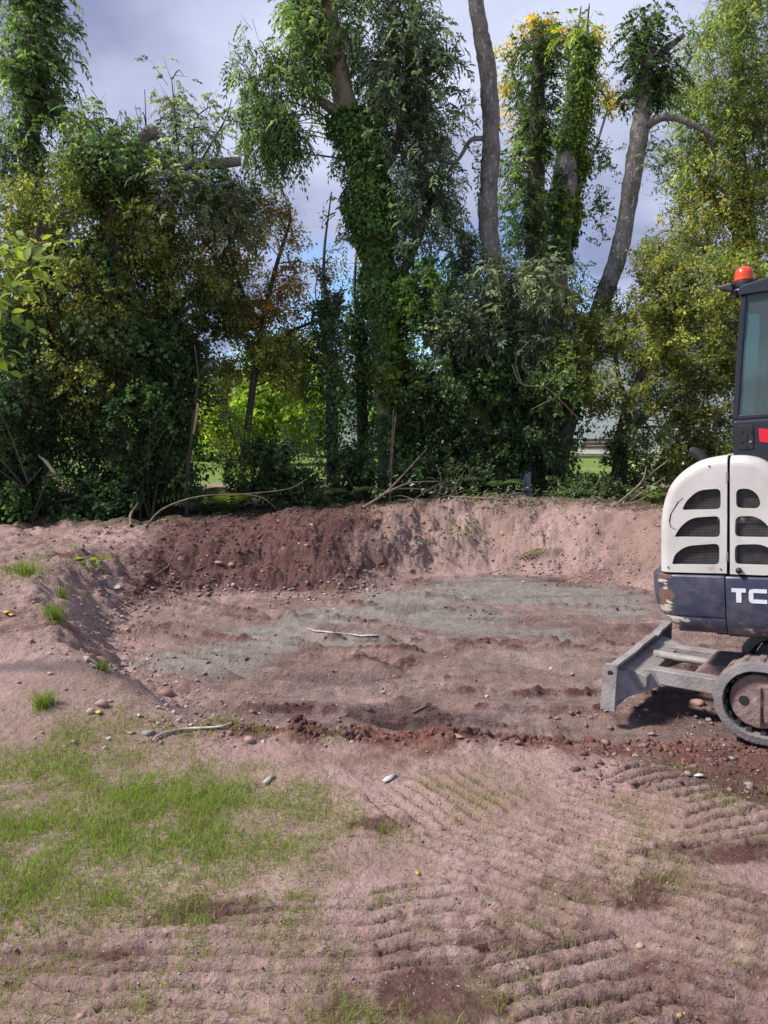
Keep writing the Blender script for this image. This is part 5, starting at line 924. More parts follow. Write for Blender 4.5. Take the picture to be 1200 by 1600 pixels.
# crack in the rear cover
bm = bmesh.new(); cr_ = [pf(a, b_) for a, b_ in ((1067, 778), (1060, 784), (1055, 792), (1048, 803), (1046, 815), (1048, 823), (1056, 828))]
for i in range(len(cr_) - 1):
    (xa, za), (xb, zb) = cr_[i], cr_[i + 1]; w_ = .0022 + .0012 * (i % 2); vs = [bm.verts.new(p) for p in ((xa - w_, -.0015, za), (xb - w_, -.0015, zb), (xb + w_, -.0015, zb), (xa + w_, -.0015, za))]; bm.faces.new(vs)
part('crack', bm, 'dark', MU, cov_l, 0)
bm = bmesh.new(); x, z = pf(1155, 891); bmesh.ops.create_uvsphere(bm, u_segments=16, v_segments=10, radius=.017, matrix=Matrix.Translation((x, -.014, z))); cyl(bm, (x, .0, z), 'y', .009, .03, 10); part('cover_latch', bm, 'black', MU, cov_r, 0, True)
bm = bmesh.new(); x, z = pf(1032, 801); box(bm, (x - .003, .07, z - .018), (x + .002, .22, z + .018)); part('rear_badge', bm, 'black', MU, cov_l, .001)
for a, c_ in ((1136, 745), (1136, 870)): bm = bmesh.new(); x, z = pf(a, c_); cyl(bm, (x, -.003, z), 'z', .007, .05, 10); part('hinge', bm, 'steel', MU, cov_r, 0)
for a, c_ in ((1044, 886), (1126, 889), (1108, 728)): bm = bmesh.new(); x, z = pf(a, c_); cyl(bm, (x, -.001, z), 'y', .006, .006, 10); part('screw', bm, 'steel', MU, cov_l, 0)
# exhaust
e0 = pf(1100, 722, .35); pts = [(e0[0] + .02, .35, e0[1] - .08), (e0[0] + .005, .35, e0[1] + .0), (e0[0] - .03, .35, e0[1] + .05), (e0[0] - .075, .35, e0[1] + .072)]
V, F = tube(pts, [.030, .030, .028, .028], 16, 24, cap=True); Vw = UO + V[:, :1] * UU + V[:, 1:2] * UV + (V[:, 2:] - .45) * UW; mesh_np('exhaust_pipe', Vw, F, M['black'], exc, tuple(MO), smooth=True)

# --- counterweight and skirt: rings of a rounded plan, drawn in towards the bottom
def skirt(name, levels, plan, close_r, mat='navy', knock=None):
    bm = bmesh.new(); rings = []
    for z, ins_t, ins_s in levels:
        ring = []
        for (u_, v_, nt_, ns_) in plan: ring.append(bm.verts.new((u_ + ins_t * nt_, v_ + ins_s * ns_, z)))
        rings.append(ring)
    n = len(plan)
    for A, B in zip(rings[:-1], rings[1:]):
        for i in range(n): bm.faces.new((A[i], A[(i + 1) % n], B[(i + 1) % n], B[i]))
    bm.faces.new(rings[0]); bm.faces.new(rings[-1][::-1]); return part(name, bm, mat, MU, None, .004, True, 2, knock=knock)
zt, zb = pf(1080, 898)[1], pf(1110, 993)[1]; H_ = zt - zb; u_s = pf(1133, 950)[0]; rc = .16; Wd_ = 1.0
plan = []
for k in range(9): a = math.pi / 2 * k / 8; plan.append((rc - rc * math.cos(a), Wd_ - rc + rc * math.sin(a), math.cos(a), -math.sin(a)))
plan += [(u_s * (k / 4) + rc * (1 - k / 4), Wd_, 0, -1) for k in range(1, 5)]; plan += [(u_s, Wd_ * (1 - k / 4), 0, -1 + 2 * (k / 4)) for k in range(1, 4)]; plan += [(u_s * (1 - k / 8) + rc * (k / 8), 0, 0, 1) for k in range(0, 8)]
for k in range(9): a = math.pi / 2 * k / 8; plan.append((rc - rc * math.sin(a), rc - rc * math.cos(a), math.sin(a), math.cos(a)))
plan += [(0, rc + (Wd_ - 2 * rc) * k / 5, 1, 0) for k in range(1, 5)]
lv = [(zt, .012, .010), (zt - .012, 0, 0), (zt - .10, 0, 0), (zt - .15, .006, 0), (zt - .20, .018, .002), (zt - .235, .035, .004), (zt - .243, .05, .012), (zt - .251, .05, .010), (zt - .28, .085, .014), (zb + .03, .15, .028), (zb + .008, .20, .045), (zb, .24, .07)]
skirt('counterweight', lv, plan, None, knock=lambda c: max(0.0, 1 - abs(c.x - .09) / .12) * .9 * (1 if c.y < .3 else .3) + (.55 if c.z < zb + .10 else 0) * (c.y < .4))
u_e = 1.48; plan2 = [(u_s + .005, Wd_, 0, -1), (u_e, Wd_, 0, -1), (u_e, 0, 0, 1)] + [(u_e + (u_s + .005 - u_e) * k / 10, 0, 0, 1) for k in range(1, 11)]
lv2 = [(zt - .002, .0, .010), (zt - .014, 0, 0), (zt - .15, 0, 0), (zt - .235, 0, .003), (zb + .06, 0, .014), (zb + .01, 0, .035), (zb - .012, 0, .07)]
sk = skirt('side_skirt', lv2, plan2, None, knock=lambda c: .62 if (c.z < zb + .09) else .18)
# lettering T C on the skirt
def letters():
    (xa, za), (xb, zb_) = pf(1143, 919), pf(1166, 942); h = za - zb_; th = h * .27
    bm = bmesh.new(); cx_ = (xa + xb) / 2; y0, y1 = -.0035, .004
    box(bm, (xa, y0, za - th), (xb, y1, za)); box(bm, (cx_ - th * .62, y0, zb_), (cx_ + th * .62, y1, za - th)); part('letter_t', bm, 'letter', MU, sk, 0)
    x0 = pf(1170, 930)[0]; wl = (xb - xa) * 1.25; bm = bmesh.new()
    prism(bm, [(x0, za - th), (x0, zb_ + th), (x0 + th * 1.1, zb_ + th), (x0 + th * 1.1, za - th)], y0, y1); prism(bm, [(x0, za - th), (x0 + wl, za - th), (x0 + wl, za), (x0 + .016, za), (x0 + .004, za - .006)], y0, y1); prism(bm, [(x0, zb_ + th), (x0 + .004, zb_ + .006), (x0 + .016, zb_), (x0 + wl, zb_), (x0 + wl, zb_ + th)], y0, y1); part('letter_c', bm, 'letter', MU, sk, 0)
M['letter'] = simple_mat('white_letter', (.72, .73, .76), (.6, .62, .66), .5, 30, c3=(.06, .07, .13), c3_range=(.66, .69), c3_scale=22); letters()
# --- deck and slew ring
bm = bmesh.new(); box(bm, (.35, .08, zb - .01), (1.45, .92, zb + .05)); part('deck', bm, 'dark', MU)
cu, cv_ = (np.array((MO.x, MO.y)) - UO[:2]) @ UU[:2], (np.array((MO.x, MO.y)) - UO[:2]) @ UV[:2]
bm = bmesh.new(); cyl(bm, (cu, cv_, (zb + .30) / 2 + .02), 'z', .30, zb - .26, 32); part('slew_ring', bm, 'steel', MU)

# --- cab
c0 = pf(1145, 700, .06)[0]; c1 = c0 + .98; vN, vF = .06, .90; zc0 = pf(1145, 880, .06)[1]; zs = pf(1150, 655, .06)[1]; zr = pf(1157, 462, .06)[1]; zt_ = pf(1160, 447, .06)[1]
lean = pf(1157, 462, .06)[0] - c0
def cx(z, back=True): s = max(0., min(1., (z - zs) / (zr - zs))); return c0 + lean * s if back else c1 - .10 * s
bm = bmesh.new(); prism(bm, [(c0, zc0), (c1, zc0), (c1, zs), (c0, zs)], vN, vF); lowp = part('cab_base', bm, 'cab', MU, None, .02, False, 3)
cabf = []
for v0, v1 in ((vN, vN + .045), (vF - .045, vF)):   # corner pillars and sills
    for back in (True, False):
        bm = bmesh.new(); w_ = .032; a, b_ = cx(zs, back), cx(zr, back); sgn = 1 if back else -1; hull8(bm, [(a, v0, zs), (a + sgn * w_, v0, zs), (a + sgn * w_, v1, zs), (a, v1, zs)], [(b_, v0, zr), (b_ + sgn * w_, v0, zr), (b_ + sgn * w_, v1, zr), (b_, v1, zr)]); part('cab_pillar', bm, 'cab', MU, None, .008)
    bm = bmesh.new(); mid_ = c0 + .50; hull8(bm, [(mid_, v0 + .006, zs), (mid_ + .05, v0 + .006, zs), (mid_ + .05, v1, zs), (mid_, v1, zs)], [(mid_, v0 + .006, zr), (mid_ + .05, v0 + .006, zr), (mid_ + .05, v1, zr), (mid_, v1, zr)]); part('cab_pillar', bm, 'cab', MU, None, .006)
bm = bmesh.new(); prism(bm, rrect([(cx(zr) - .012, zr), (cx(zr, False) + .03, zr), (cx(zr, False) + .02, zt_ + .045), (cx(zr) + .30, zt_ + .055), (cx(zr) - .006, zt_)], [.01, .02, .03, .1, .02]), vN - .012, vF + .012); part('cab_roof', bm, 'cab', MU, None, .018, False, 3)
bm = bmesh.new(); box(bm, (c0 + .01, vN + .002, zs - .006), (c1 - .01, vN + .04, zs + .022)); part('window_sill', bm, 'cab', MU, None, .006)
def pane(name, q, label=None):
    bm = bmesh.new(); n = Vector(q[1]) - Vector(q[0]); k = n.cross(Vector(q[3]) - Vector(q[0])).normalized() * .004; hull8(bm, q, [tuple(Vector(a) + k) for a in q]); part(name, bm, 'glass', MU, None, 0, label=label)
for y in (vN + .018, vF - .022): pane('window_pane', [(cx(zs) + .030, y, zs + .02), (c0 + .50, y, zs + .02), (c0 + .50, y, zr), (cx(zr) + .030, y, zr)]); pane('window_pane', [(c0 + .55, y, zs + .02), (c1 - .03, y, zs + .02), (cx(zr, False) - .03, y, zr), (c0 + .55, y, zr)])
pane('rear_window', [(cx(zs) + .012, vN + .05, zs + .01), (cx(zs) + .012, vF - .05, zs + .01), (cx(zr) + .012, vF - .05, zr), (cx(zr) + .012, vN + .05, zr)]); pane('windscreen', [(c1 - .016, vN + .05, zs + .01), (c1 - .016, vF - .05, zs + .01), (cx(zr, False) - .016, vF - .05, zr), (cx(zr, False) - .016, vN + .05, zr)])
# inside the cab: seat, levers, grab strap
bm = bmesh.new(); box(bm, (c0 + .22, .30, zs - .06), (c0 + .62, .68, zs + .04)); seat = part('seat', bm, 'seat', MU, None, .04, False, 3)
bm = bmesh.new(); hull8(bm, [(c0 + .18, .31, zs + .02), (c0 + .27, .31, zs + .02), (c0 + .27, .67, zs + .02), (c0 + .18, .67, zs + .02)], [(c0 + .10, .34, zs + .42), (c0 + .17, .34, zs + .42), (c0 + .17, .64, zs + .42), (c0 + .10, .64, zs + .42)]); part('backrest', bm, 'seat', MU, seat, .035, False, 3)
bm = bmesh.new(); box(bm, (c0 + .10, .42, zs + .45), (c0 + .16, .56, zs + .60)); part('headrest', bm, 'seat', MU, seat, .03, False, 3)
for y in (.24, .74): bm = bmesh.new(); cyl(bm, (c0 + .62, y, zs + .06), 'z', .012, .24, 10); cyl(bm, (c0 + .62, y, zs + .20), 'z', .022, .09, 12, .018); part('control_lever', bm, 'black', MU, None, 0, True)
# lock plate, key slot, red flash, mirror-free door edge
bm = bmesh.new(); (xa, za), (xb, zb2) = pf(1152, 665, .06), pf(1178, 701, .06); prism(bm, rrect([(xa, za), (xb, za), (xb, zb2), (xa, zb2)], .012), vN - .006, vN + .002); lp = part('lock_plate', bm, 'black', MU, None, .002)
bm = bmesh.new(); x, z = pf(1166, 683, .06); box(bm, (x - .008, vN - .009, z - .022), (x + .008, vN - .005, z + .022)); part('key_slot', bm, 'dark', MU, lp, .002)
for a, c_ in ((1160, 674), (1174, 674), (1160, 690), (1173, 690), (1167, 697)): bm = bmesh.new(); x, z = pf(a, c_, .06); cyl(bm, (x, vN - .008, z), 'y', .006, .006, 10); part('bolt', bm, 'chrome' if a == 1173 else 'cab', MU, lp, 0)
bm = bmesh.new(); a = [pf(*q, .06) for q in ((1185, 669), (1240, 674), (1240, 697), (1187, 690))]; prism(bm, rrect(a, .008), vN - .003, vN + .002); part('red_flash', bm, 'red', MU, None, 0)
# beacon, work lamp
bx_, bz_ = pf(1163, 448, .14); bm = bmesh.new(); cyl(bm, (bx_, .14, bz_ + .012), 'z', .052, .03, 24); part('beacon_base', bm, 'black', MU, None, .003)
prof_ = [(.050, .028), (.051, .04), (.0485, .043), (.050, .048), (.0485, .052), (.049, .06), (.047, .075), (.040, .092), (.026, .104), (.010, .109), (.0, .110)]; bm = bmesh.new(); rings = []
for r_, z in prof_: rings.append([bm.verts.new((bx_ + max(r_, .0005) * math.cos(2 * math.pi * k / 24), .14 + max(r_, .0005) * math.sin(2 * math.pi * k / 24), bz_ + z)) for k in range(24)])
for A, B in zip(rings[:-1], rings[1:]):
    for k in range(24): bm.faces.new((A[k], A[(k + 1) % 24], B[(k + 1) % 24], B[k]))
bm.faces.new(rings[0]); bm.faces.new(rings[-1]); part('beacon_dome', bm, 'beacon', MU, None, 0, True, label='orange warning beacon dome')
lx, lz = pf(1131, 451, .10); bm = bmesh.new(); hull8(bm, [(lx - .028, .06, lz + .010), (lx - .028, .14, lz + .010), (lx - .020, .14, lz - .006), (lx - .020, .06, lz - .006)], [(lx + .05, .05, lz + .018), (lx + .05, .15, lz + .018), (lx + .05, .15, lz - .03), (lx + .05, .05, lz - .03)]); wl = part('work_lamp', bm, 'black', MU, None, .006)
bm = bmesh.new(); cyl(bm, (lx + .062, .10, lz - .02), 'x', .008, .07, 10); box(bm, (lx + .040, .085, lz - .045), (lx + .055, .115, lz - .018)); part('lamp_bracket', bm, 'chrome', MU, wl, .002)
bm = bmesh.new(); cyl(bm, (lx + .055, .09, lz - .045), 'z', .022, .04, 14); part('lamp_plug', bm, 'black', MU, wl, .003)
# boom, dipper and bucket in front (outside the picture)
bm = bmesh.new(); prism(bm, [(1.5, .75), (1.67, .70), (2.35, 1.75), (3.15, 1.95), (3.15, 2.1), (2.2, 1.95)], .40, .58); part('boom', bm, 'navy', MU, None, .01); bm = bmesh.new(); prism(bm, [(3.07, 2.15), (3.23, 2.1), (2.97, .75), (2.85, .75)], .42, .56); part('dipper_arm', bm, 'navy', MU, None, .01)
bm = bmesh.new(); prism(bm, [(2.77, .80), (3.05, .80), (3.17, .45), (2.97, .22), (2.70, .30), (2.65, .55)], .28, .70); part('bucket', bm, 'steel', MU, None, .01); bm = bmesh.new(); box(bm, (1.45, .34, .5), (1.7, .64, .85)); part('boom_bracket', bm, 'steel', MU, None, .01)

# --- dozer blade and push arms
zl = .0
bm = bmesh.new(); bp_ = [(.045, .0), (.008, .07), (-.004, .15), (.004, .23), (.035, .30)]; prism(bm, bp_ + [(x + .020, z) for x, z in bp_[::-1]], .03, 1.24); blade = part('dozer_blade', bm, 'steel', MB_, None, .003, label='worn steel dozer blade with a bent top edge')
rgx = np.random.default_rng(77); bm = bmesh.new(); prev = None
for k in range(15):   # bent, ragged top edge
    y = .025 + 1.215 * k / 14; dz = .004 * math.sin(k * 1.1) + rgx.uniform(-.005, .005) - (.022 if k == 10 else 0); ring = [bm.verts.new(p) for p in ((.022, y, .292), (.075, y, .292 + dz * .5), (.083, y, .325 + dz), (.028, y, .318 + dz))]
    if prev:
        for i in range(4): bm.faces.new((prev[i], prev[(i + 1) % 4], ring[(i + 1) % 4], ring[i]))
    else: bm.faces.new(ring)
    prev = ring
bm.faces.new(prev[::-1]); part('top_edge', bm, 'steel', MB_, blade, .003)
bm = bmesh.new(); circ = [(.045 + .019 * math.cos(a), .268 + .019 * math.sin(a)) for a in np.linspace(0, 2 * math.pi, 14, endpoint=False)]; outl = rrect([(-.012, .0), (.075, -.004), (.085, .33), (-.004, .325)], [.004, .004, .03, .02], 3)
for y in (0, .03):
    pass
v1 = [bm.verts.new((x, 0, z)) for x, z in outl]; v2 = [bm.verts.new((x, 0, z)) for x, z in circ]; ed = [bm.edges.new((a[i], a[(i + 1) % len(a)])) for a in (v1, v2) for i in range(len(a))]; bmesh.ops.triangle_fill(bm, edges=ed, use_beauty=True)
ex = bmesh.ops.extrude_face_region(bm, geom=bm.faces[:]); bmesh.ops.translate(bm, vec=(0, .03, 0), verts=[e for e in ex['geom'] if isinstance(e, bmesh.types.BMVert)]); part('end_plate', bm, 'steel', MB_, blade, 0)
bm = bmesh.new(); box(bm, (-.012, 1.2405, .0), (.08, 1.265, .32)); part('end_plate', bm, 'steel', MB_, blade, .004)
for (va, vb, fa, fb) in ((.30, .39, .06, .56), (.86, .95, .68, 1.19)):
    bm = bmesh.new(); hull8(bm, [(.02, fa, .02), (.02, fb, .02), (.025, fb - .06, .235), (.025, fa + .10, .235)], [(.27, va, .125), (.27, vb, .125), (.22, vb, .235), (.22, va, .235)]); part('gusset', bm, 'steel', MB_, blade, .005)
    bm = bmesh.new(); hull8(bm, [(.20, va, .13), (.20, vb, .13), (.20, vb, .237), (.20, va, .237)], [(.95, va, .135), (.95, vb, .135), (.95, vb, .245), (.95, va, .245)]); part('push_arm', bm, 'steel', MB_, None, .006)
bm = bmesh.new(); hull8(bm, [(.03, .57, .19), (.03, .68, .19), (.03, .68, .25), (.03, .57, .25)], [(.16, .58, .17), (.16, .67, .17), (.16, .67, .24), (.16, .58, .24)]); part('gusset', bm, 'steel', MB_, blade, .004)
bm = bmesh.new(); prism(bm, [(.03, .27), (.03, .06), (.10, .06), (.21, .135), (.21, .215)], .20, 1.04); part('back_plate', bm, 'steel', MB_, blade, .006)
bm = bmesh.new(); prism(bm, rrect([(.42, .20), (.50, .285), (.66, .30), (.74, .27), (.80, .18), (.80, .14), (.44, .14)], .02), .44, .80); part('ram_bracket', bm, 'mud', MB_, None, .008)
bm = bmesh.new(); cyl(bm, (.44, .625, .24), 'x', .03, .62, 16); part('blade_ram', bm, 'steel', MB_, None, 0, True); bm = bmesh.new(); cyl(bm, (.70, .62, .22), 'y', .03, .50, 14); part('pivot_pin', bm, 'steel', MB_, None, .003)
# --- undercarriage frame
bm = bmesh.new(); hull8(bm, [(.95, .35, .12), (.95, .89, .12), (.95, .89, .36), (.95, .35, .36)], [(1.85, .35, .12), (1.85, .89, .12), (1.85, .89, .36), (1.85, .35, .36)]); part('undercarriage_frame', bm, 'mud', ML, None, .02)
# --- rubber tracks
TF, TR, TZ, TO, TI = .855, 1.90, .150, .228, .178
def stad(r, n=14):
    a = [(TF - r * math.sin(math.pi * k / n), TZ + r * math.cos(math.pi * k / n)) for k in range(n + 1)]; b_ = [(TR + r * math.sin(math.pi * k / n), TZ - r * math.cos(math.pi * k / n)) for k in range(n + 1)]
    m1 = [(TF + (TR - TF) * k / 8, TZ - r) for k in range(1, 8)]; m2 = [(TR - (TR - TF) * k / 8, TZ + r) for k in range(1, 8)]; return a + m1 + b_ + m2
lugm = None
for v0, v1 in ((.12, .345), (.895, 1.12)):
    bm = bmesh.new(); so, si = stad(TO), stad(TI); n = len(so); rings = [[bm.verts.new((x, y, z)) for x, z in s] for s, y in ((so, v0 + .012), (so, v1 - .012), (si, v1), (si, v0))]
    for i in range(4):
        A, B = rings[i], rings[(i + 1) % 4]
        for k in range(n): bm.faces.new((A[k], A[(k + 1) % n], B[(k + 1) % n], B[k]))
    belt = part('rubber_track', bm, 'rubber', ML, None, .006)
    # lugs and drive teeth placed along the loop, sharing one mesh each
    per = [np.array(p) for p in stad(1.0)]
    Lp = 2 * math.pi * TO + 2 * (TR - TF); nl = 40
    def along(r, s):
        ls, la = TR - TF, math.pi * TO; s = s % Lp
        if s < la: a = s / TO; return (TF - r * math.sin(a), TZ + r * math.cos(a)), a
        s -= la
        if s < ls: return (TF + s, TZ - r), math.pi
        s -= ls
        if s < la: a = s / TO; return (TR + r * math.sin(a), TZ - r * math.cos(a)), math.pi + a
        s -= la; return (TR - s, TZ + r), 2 * math.pi
    vm = (v0 + v1) / 2
    def proto(hx, hy, hz, nm, mat):
        bm = bmesh.new(); hull8(bm, [(-hx, -hy, 0), (hx, -hy, 0), (hx, hy, 0), (-hx, hy, 0)], [(-hx * .6, -hy * .94, hz), (hx * .6, -hy * .94, hz), (hx * .6, hy * .94, hz), (-hx * .6, hy * .94, hz)]); bmesh.ops.recalc_face_normals(bm, faces=bm.faces); me = bpy.data.meshes.new(nm); bm.to_mesh(me); bm.free(); me.materials.append(M[mat]); return me
    if lugm is None: lugm, toothm = proto(.024, .088, .010, 'tread_lug', 'mud'), proto(.017, .085, .022, 'drive_tooth', 'dark')
    for k in range(nl):
        for me, r, flip in ((lugm, TO - .002, 0), (toothm, TI + .002, math.pi)):
            (x, z), a = along(r, Lp * (k + (0 if not flip else .5)) / nl); o = bpy.data.objects.new(me.name, me); link(o, belt)
            o.matrix_local = Matrix.Translation(-MO) @ ML @ Matrix.Translation((x, vm, z)) @ Matrix.Rotation(-a + flip, 4, 'Y')
    for xc, r_, nm in ((TF, .152, 'idler_wheel'), (TR, .150, 'sprocket')):
        bm = bmesh.new(); cyl(bm, (xc, vm, TZ), 'y', r_, (v1 - v0) * .62, 32); whl = part(nm, bm, 'mud', ML, belt, .012)
        bm = bmesh.new(); cyl(bm, (xc, v0 + .036, TZ), 'y', .03, .02, 20); part('hub', bm, 'steel', ML, whl, .004)
    bm = bmesh.new(); hull8(bm, [(TF + .03, v0 + .028, TZ - .115), (TR - .1, v0 + .028, TZ - .115), (TR - .1, v1 - .03, TZ - .115), (TF + .03, v1 - .03, TZ - .115)], [(TF - .01, v0 + .028, TZ + .10), (TR - .1, v0 + .028, TZ + .12), (TR - .1, v1 - .03, TZ + .12), (TF - .01, v1 - .03, TZ + .10)]); fr_ = part('track_frame', bm, 'mud', ML, belt, .012)
    bm = bmesh.new(); hull8(bm, [(TF - .005, v0 + .012, TZ - .12), (TF + .018, v0 + .012, TZ - .12), (TF + .018, v0 + .03, TZ - .12), (TF - .005, v0 + .03, TZ - .12)], [(TF - .012, v0 + .012, TZ + .09), (TF + .010, v0 + .012, TZ + .09), (TF + .010, v0 + .03, TZ + .09), (TF - .012, v0 + .03, TZ + .09)]); part('rib', bm, 'mud', ML, fr_, .004)
    bm = bmesh.new(); cyl(bm, (TF - .075, vm - .067, TZ - .005), 'y', .027, .012, 18); part('axle_hole', bm, 'dark', ML, fr_, 0)
    for k in range(3): bm = bmesh.new(); cyl(bm, (TF + .25 + .28 * k, vm, TZ - .135), 'y', .045, .16, 18); part('roller', bm, 'steel', ML, belt, .004)

# ------------------------------------------------------------------ litter on the ground
M['plastic'] = simple_mat('white_plastic', (.46, .45, .45), (.30, .28, .27), .5, 20, bump=.3, bump_scale=60)
M['pipe'] = simple_mat('pale_pipe', (.48, .43, .40), (.32, .27, .25), .55, 14)
M['paper'] = simple_mat('white_scrap', (.62, .61, .60), (.42, .38, .36), .8, 30)
q = [gpt(a, b_) for a, b_ in ((480, 984), (486, 986), (492, 988), (503, 989), (515, 990), (527, 991.5), (540, 993), (552, 994.5), (565, 996), (577, 997), (590, 998))]; V, F = [], []
for i, p in enumerate(q): w_ = .018 if i else .035; V += [p + (0, -w_ * .5, .013), p + (0, w_ * .5, .018)]
V = np.array(V); V = np.vstack((V, V - UP * .006)); n = len(q); f = [(2 * i, 2 * i + 2, 2 * i + 3, 2 * i + 1) for i in range(n - 1)] + [(2 * n + 2 * i + 1, 2 * n + 2 * i + 3, 2 * n + 2 * i + 2, 2 * n + 2 * i) for i in range(n - 1)] + [(2 * i, 2 * n + 2 * i, 2 * n + 2 * i + 2, 2 * i + 2) for i in range(n - 1)] + [(2 * i + 1, 2 * i + 3, 2 * n + 2 * i + 3, 2 * n + 2 * i + 1) for i in range(n - 1)] + [(0, 1, 2 * n + 1, 2 * n), (2 * n - 2, 4 * n - 2, 4 * n - 1, 2 * n - 1)]
tag(mesh_np('plastic_strip', V, np.array(f), M['plastic'], origin=q[0]), 'thin white plastic strip lying on the grey clay of the pit floor', 'plastic strip')
q = [gpt(a, b_) for a, b_ in ((238, 1163), (246, 1154), (262, 1148), (290, 1143), (320, 1142), (345, 1141), (362, 1134))]; V, F = tube([p + UP * .012 for p in q], [.0062] * 7, 10, 40); tag(mesh_np('plastic_pipe', V, F, M['pipe'], origin=q[0], smooth=True), 'bent white pipe lying along the near left pit edge', 'pipe')
def scrap(label, u, v, pts, mat='paper', cat='scrap', name='paper_scrap', h=.007):
    p = gpt(u, v); s_ = px(p[1]); A = [p + np.array((x * s_, (-y) * s_ * 2.2, .006 + h * abs(math.sin(x * .35 + y)))) for x, y in pts]; c_ = np.mean(A, 0) + UP * h * .6; n = len(A); V = np.array(A + [c_] + [a - UP * .003 for a in A] + [c_ - UP * .003])
    f = [(i, (i + 1) % n, n) for i in range(n)] + [(n + 1 + (i + 1) % n, n + 1 + i, 2 * n + 1) for i in range(n)]; f4 = [(i, n + 1 + i, n + 1 + (i + 1) % n, (i + 1) % n) for i in range(n)]
    return tag(mesh_np(name, V, [np.array(f), np.array(f4)], M[mat], origin=p), label, cat)
scrap('torn white scrap on the dry soil below the near pit edge', 608, 1220, [(-11, 5), (-5, -2), (8, -7), (12, -6), (3, 2), (-6, 6)]); scrap('dirty white scrap beside the right edge of the grass patch', 418, 1220, [(-6, 7), (-2, -2), (6, -9), (8, -5), (4, 5)], 'pipe'); scrap('bluish white scrap trodden into the soil near the right edge', 1092, 1214, [(-10, 1), (0, -2), (10, -1), (7, 2), (-4, 3)])
M['yleaf'] = simple_mat('yellow_leaf', (.62, .45, .06), (.5, .33, .05), .6, 20)
for u, v, s_, lab in ((10, 960, 6, 'fallen yellow leaf at the far left of the bank'), (154, 1117, 6, 'fallen yellow leaf beside the tan stone on the left bank'), (18, 963, 5, 'pale fallen leaf beside the yellow leaf at the far left'), (652, 1368, 4, 'small yellow leaf in the middle foreground'), (818, 910, 4, 'small yellow leaf at the foot of the back bank')):
    scrap(lab, u, v, [(-s_, 0), (-s_ * .3, -s_ * .7), (s_, -s_ * .2), (s_ * .4, s_ * .6)], 'yleaf', 'leaf', 'fallen_leaf', .008)
M['blue'] = simple_mat('faded_blue_plastic', (.02, .04, .085), (.05, .065, .10), .6, 9)
p = at(822, 752, 10.95); bm = bmesh.new(); hull8(bm, [(-.09, -.06, -.30), (.06, -.06, -.30), (.07, .08, -.30), (-.08, .08, -.30)], [(-.02, -.04, .10), (.07, -.05, .13), (.06, .06, .10), (-.03, .08, .09)]); bmesh.ops.subdivide_edges(bm, edges=bm.edges[:], cuts=2, use_grid_fill=True)
for v in bm.verts: v.co += Vector((math.sin(v.co.z * 31) * .015, math.cos(v.co.x * 40) * .012, math.sin(v.co.x * 33 + v.co.y * 20) * .012))
bmesh.ops.translate(bm, vec=Vector(p), verts=bm.verts); tag(bm_obj('feed_sack', bm, M['blue'], None, tuple(p), .01), 'faded blue plastic sack half hidden under the bare trunk', 'sack')

# ------------------------------------------------------------------ leafy spray reaching in at the left, each leaf its own part
b0 = np.array((-3.0, 4.4, 0.0)); b0[2] = gz(b0[0], b0[1]); ns = empty('hazel_shrub', b0, 'light green leafy branch reaching in at the left edge, nearest the camera', 'shrub')
def blade_mesh(nm):
    s_ = np.linspace(0, 1, 6); wv = np.array((.04, .62, .95, .86, .45, .02)) * .5; V = []
    for a, w_ in zip(s_, wv): V += [(-w_ * .62, a, .10 * w_ + .06 * math.sin(a * 3)), (0, a, .06 * math.sin(a * 3) - .03), (w_ * .62, a, .10 * w_ + .06 * math.sin(a * 3))]
    F = []
    for i in range(5): k = 3 * i; F += [(k, k + 1, k + 4, k + 3), (k + 1, k + 2, k + 5, k + 4)]
    me = bpy.data.meshes.new(nm); me.from_pydata(V, [], F); a = me.attributes.new('Col', 'FLOAT_COLOR', 'POINT'); return me
hz = []
for c_ in ((.27, .35, .05), (.21, .29, .045), (.34, .40, .07), (.155, .23, .04)):
    me = blade_mesh('leaf'); me.attributes['Col'].data.foreach_set('color', np.tile((*c_, 1), (len(me.vertices), 1)).astype(np.float32).ravel()); me.materials.append(M['leaf']); hz.append(me)
    for pg in me.polygons: pg.use_smooth = True
rgl = np.random.default_rng(9)
SPR = [[(-120, 470, 4.3), (-40, 432, 4.2), (30, 415, 4.15), (112, 392, 4.1)], [(-120, 480, 4.3), (-30, 470, 4.2), (30, 470, 4.15), (88, 452, 4.1)], [(-120, 500, 4.3), (-40, 490, 4.2), (10, 505, 4.15), (55, 535, 4.1)], [(-120, 520, 4.3), (-50, 530, 4.2), (-10, 560, 4.2), (14, 590, 4.2)], [(-120, 440, 4.35), (-60, 400, 4.3), (-10, 400, 4.3), (40, 402, 4.25)], [(-120, 460, 4.2), (-30, 445, 4.05), (30, 440, 4.0), (70, 425, 4.0)]]
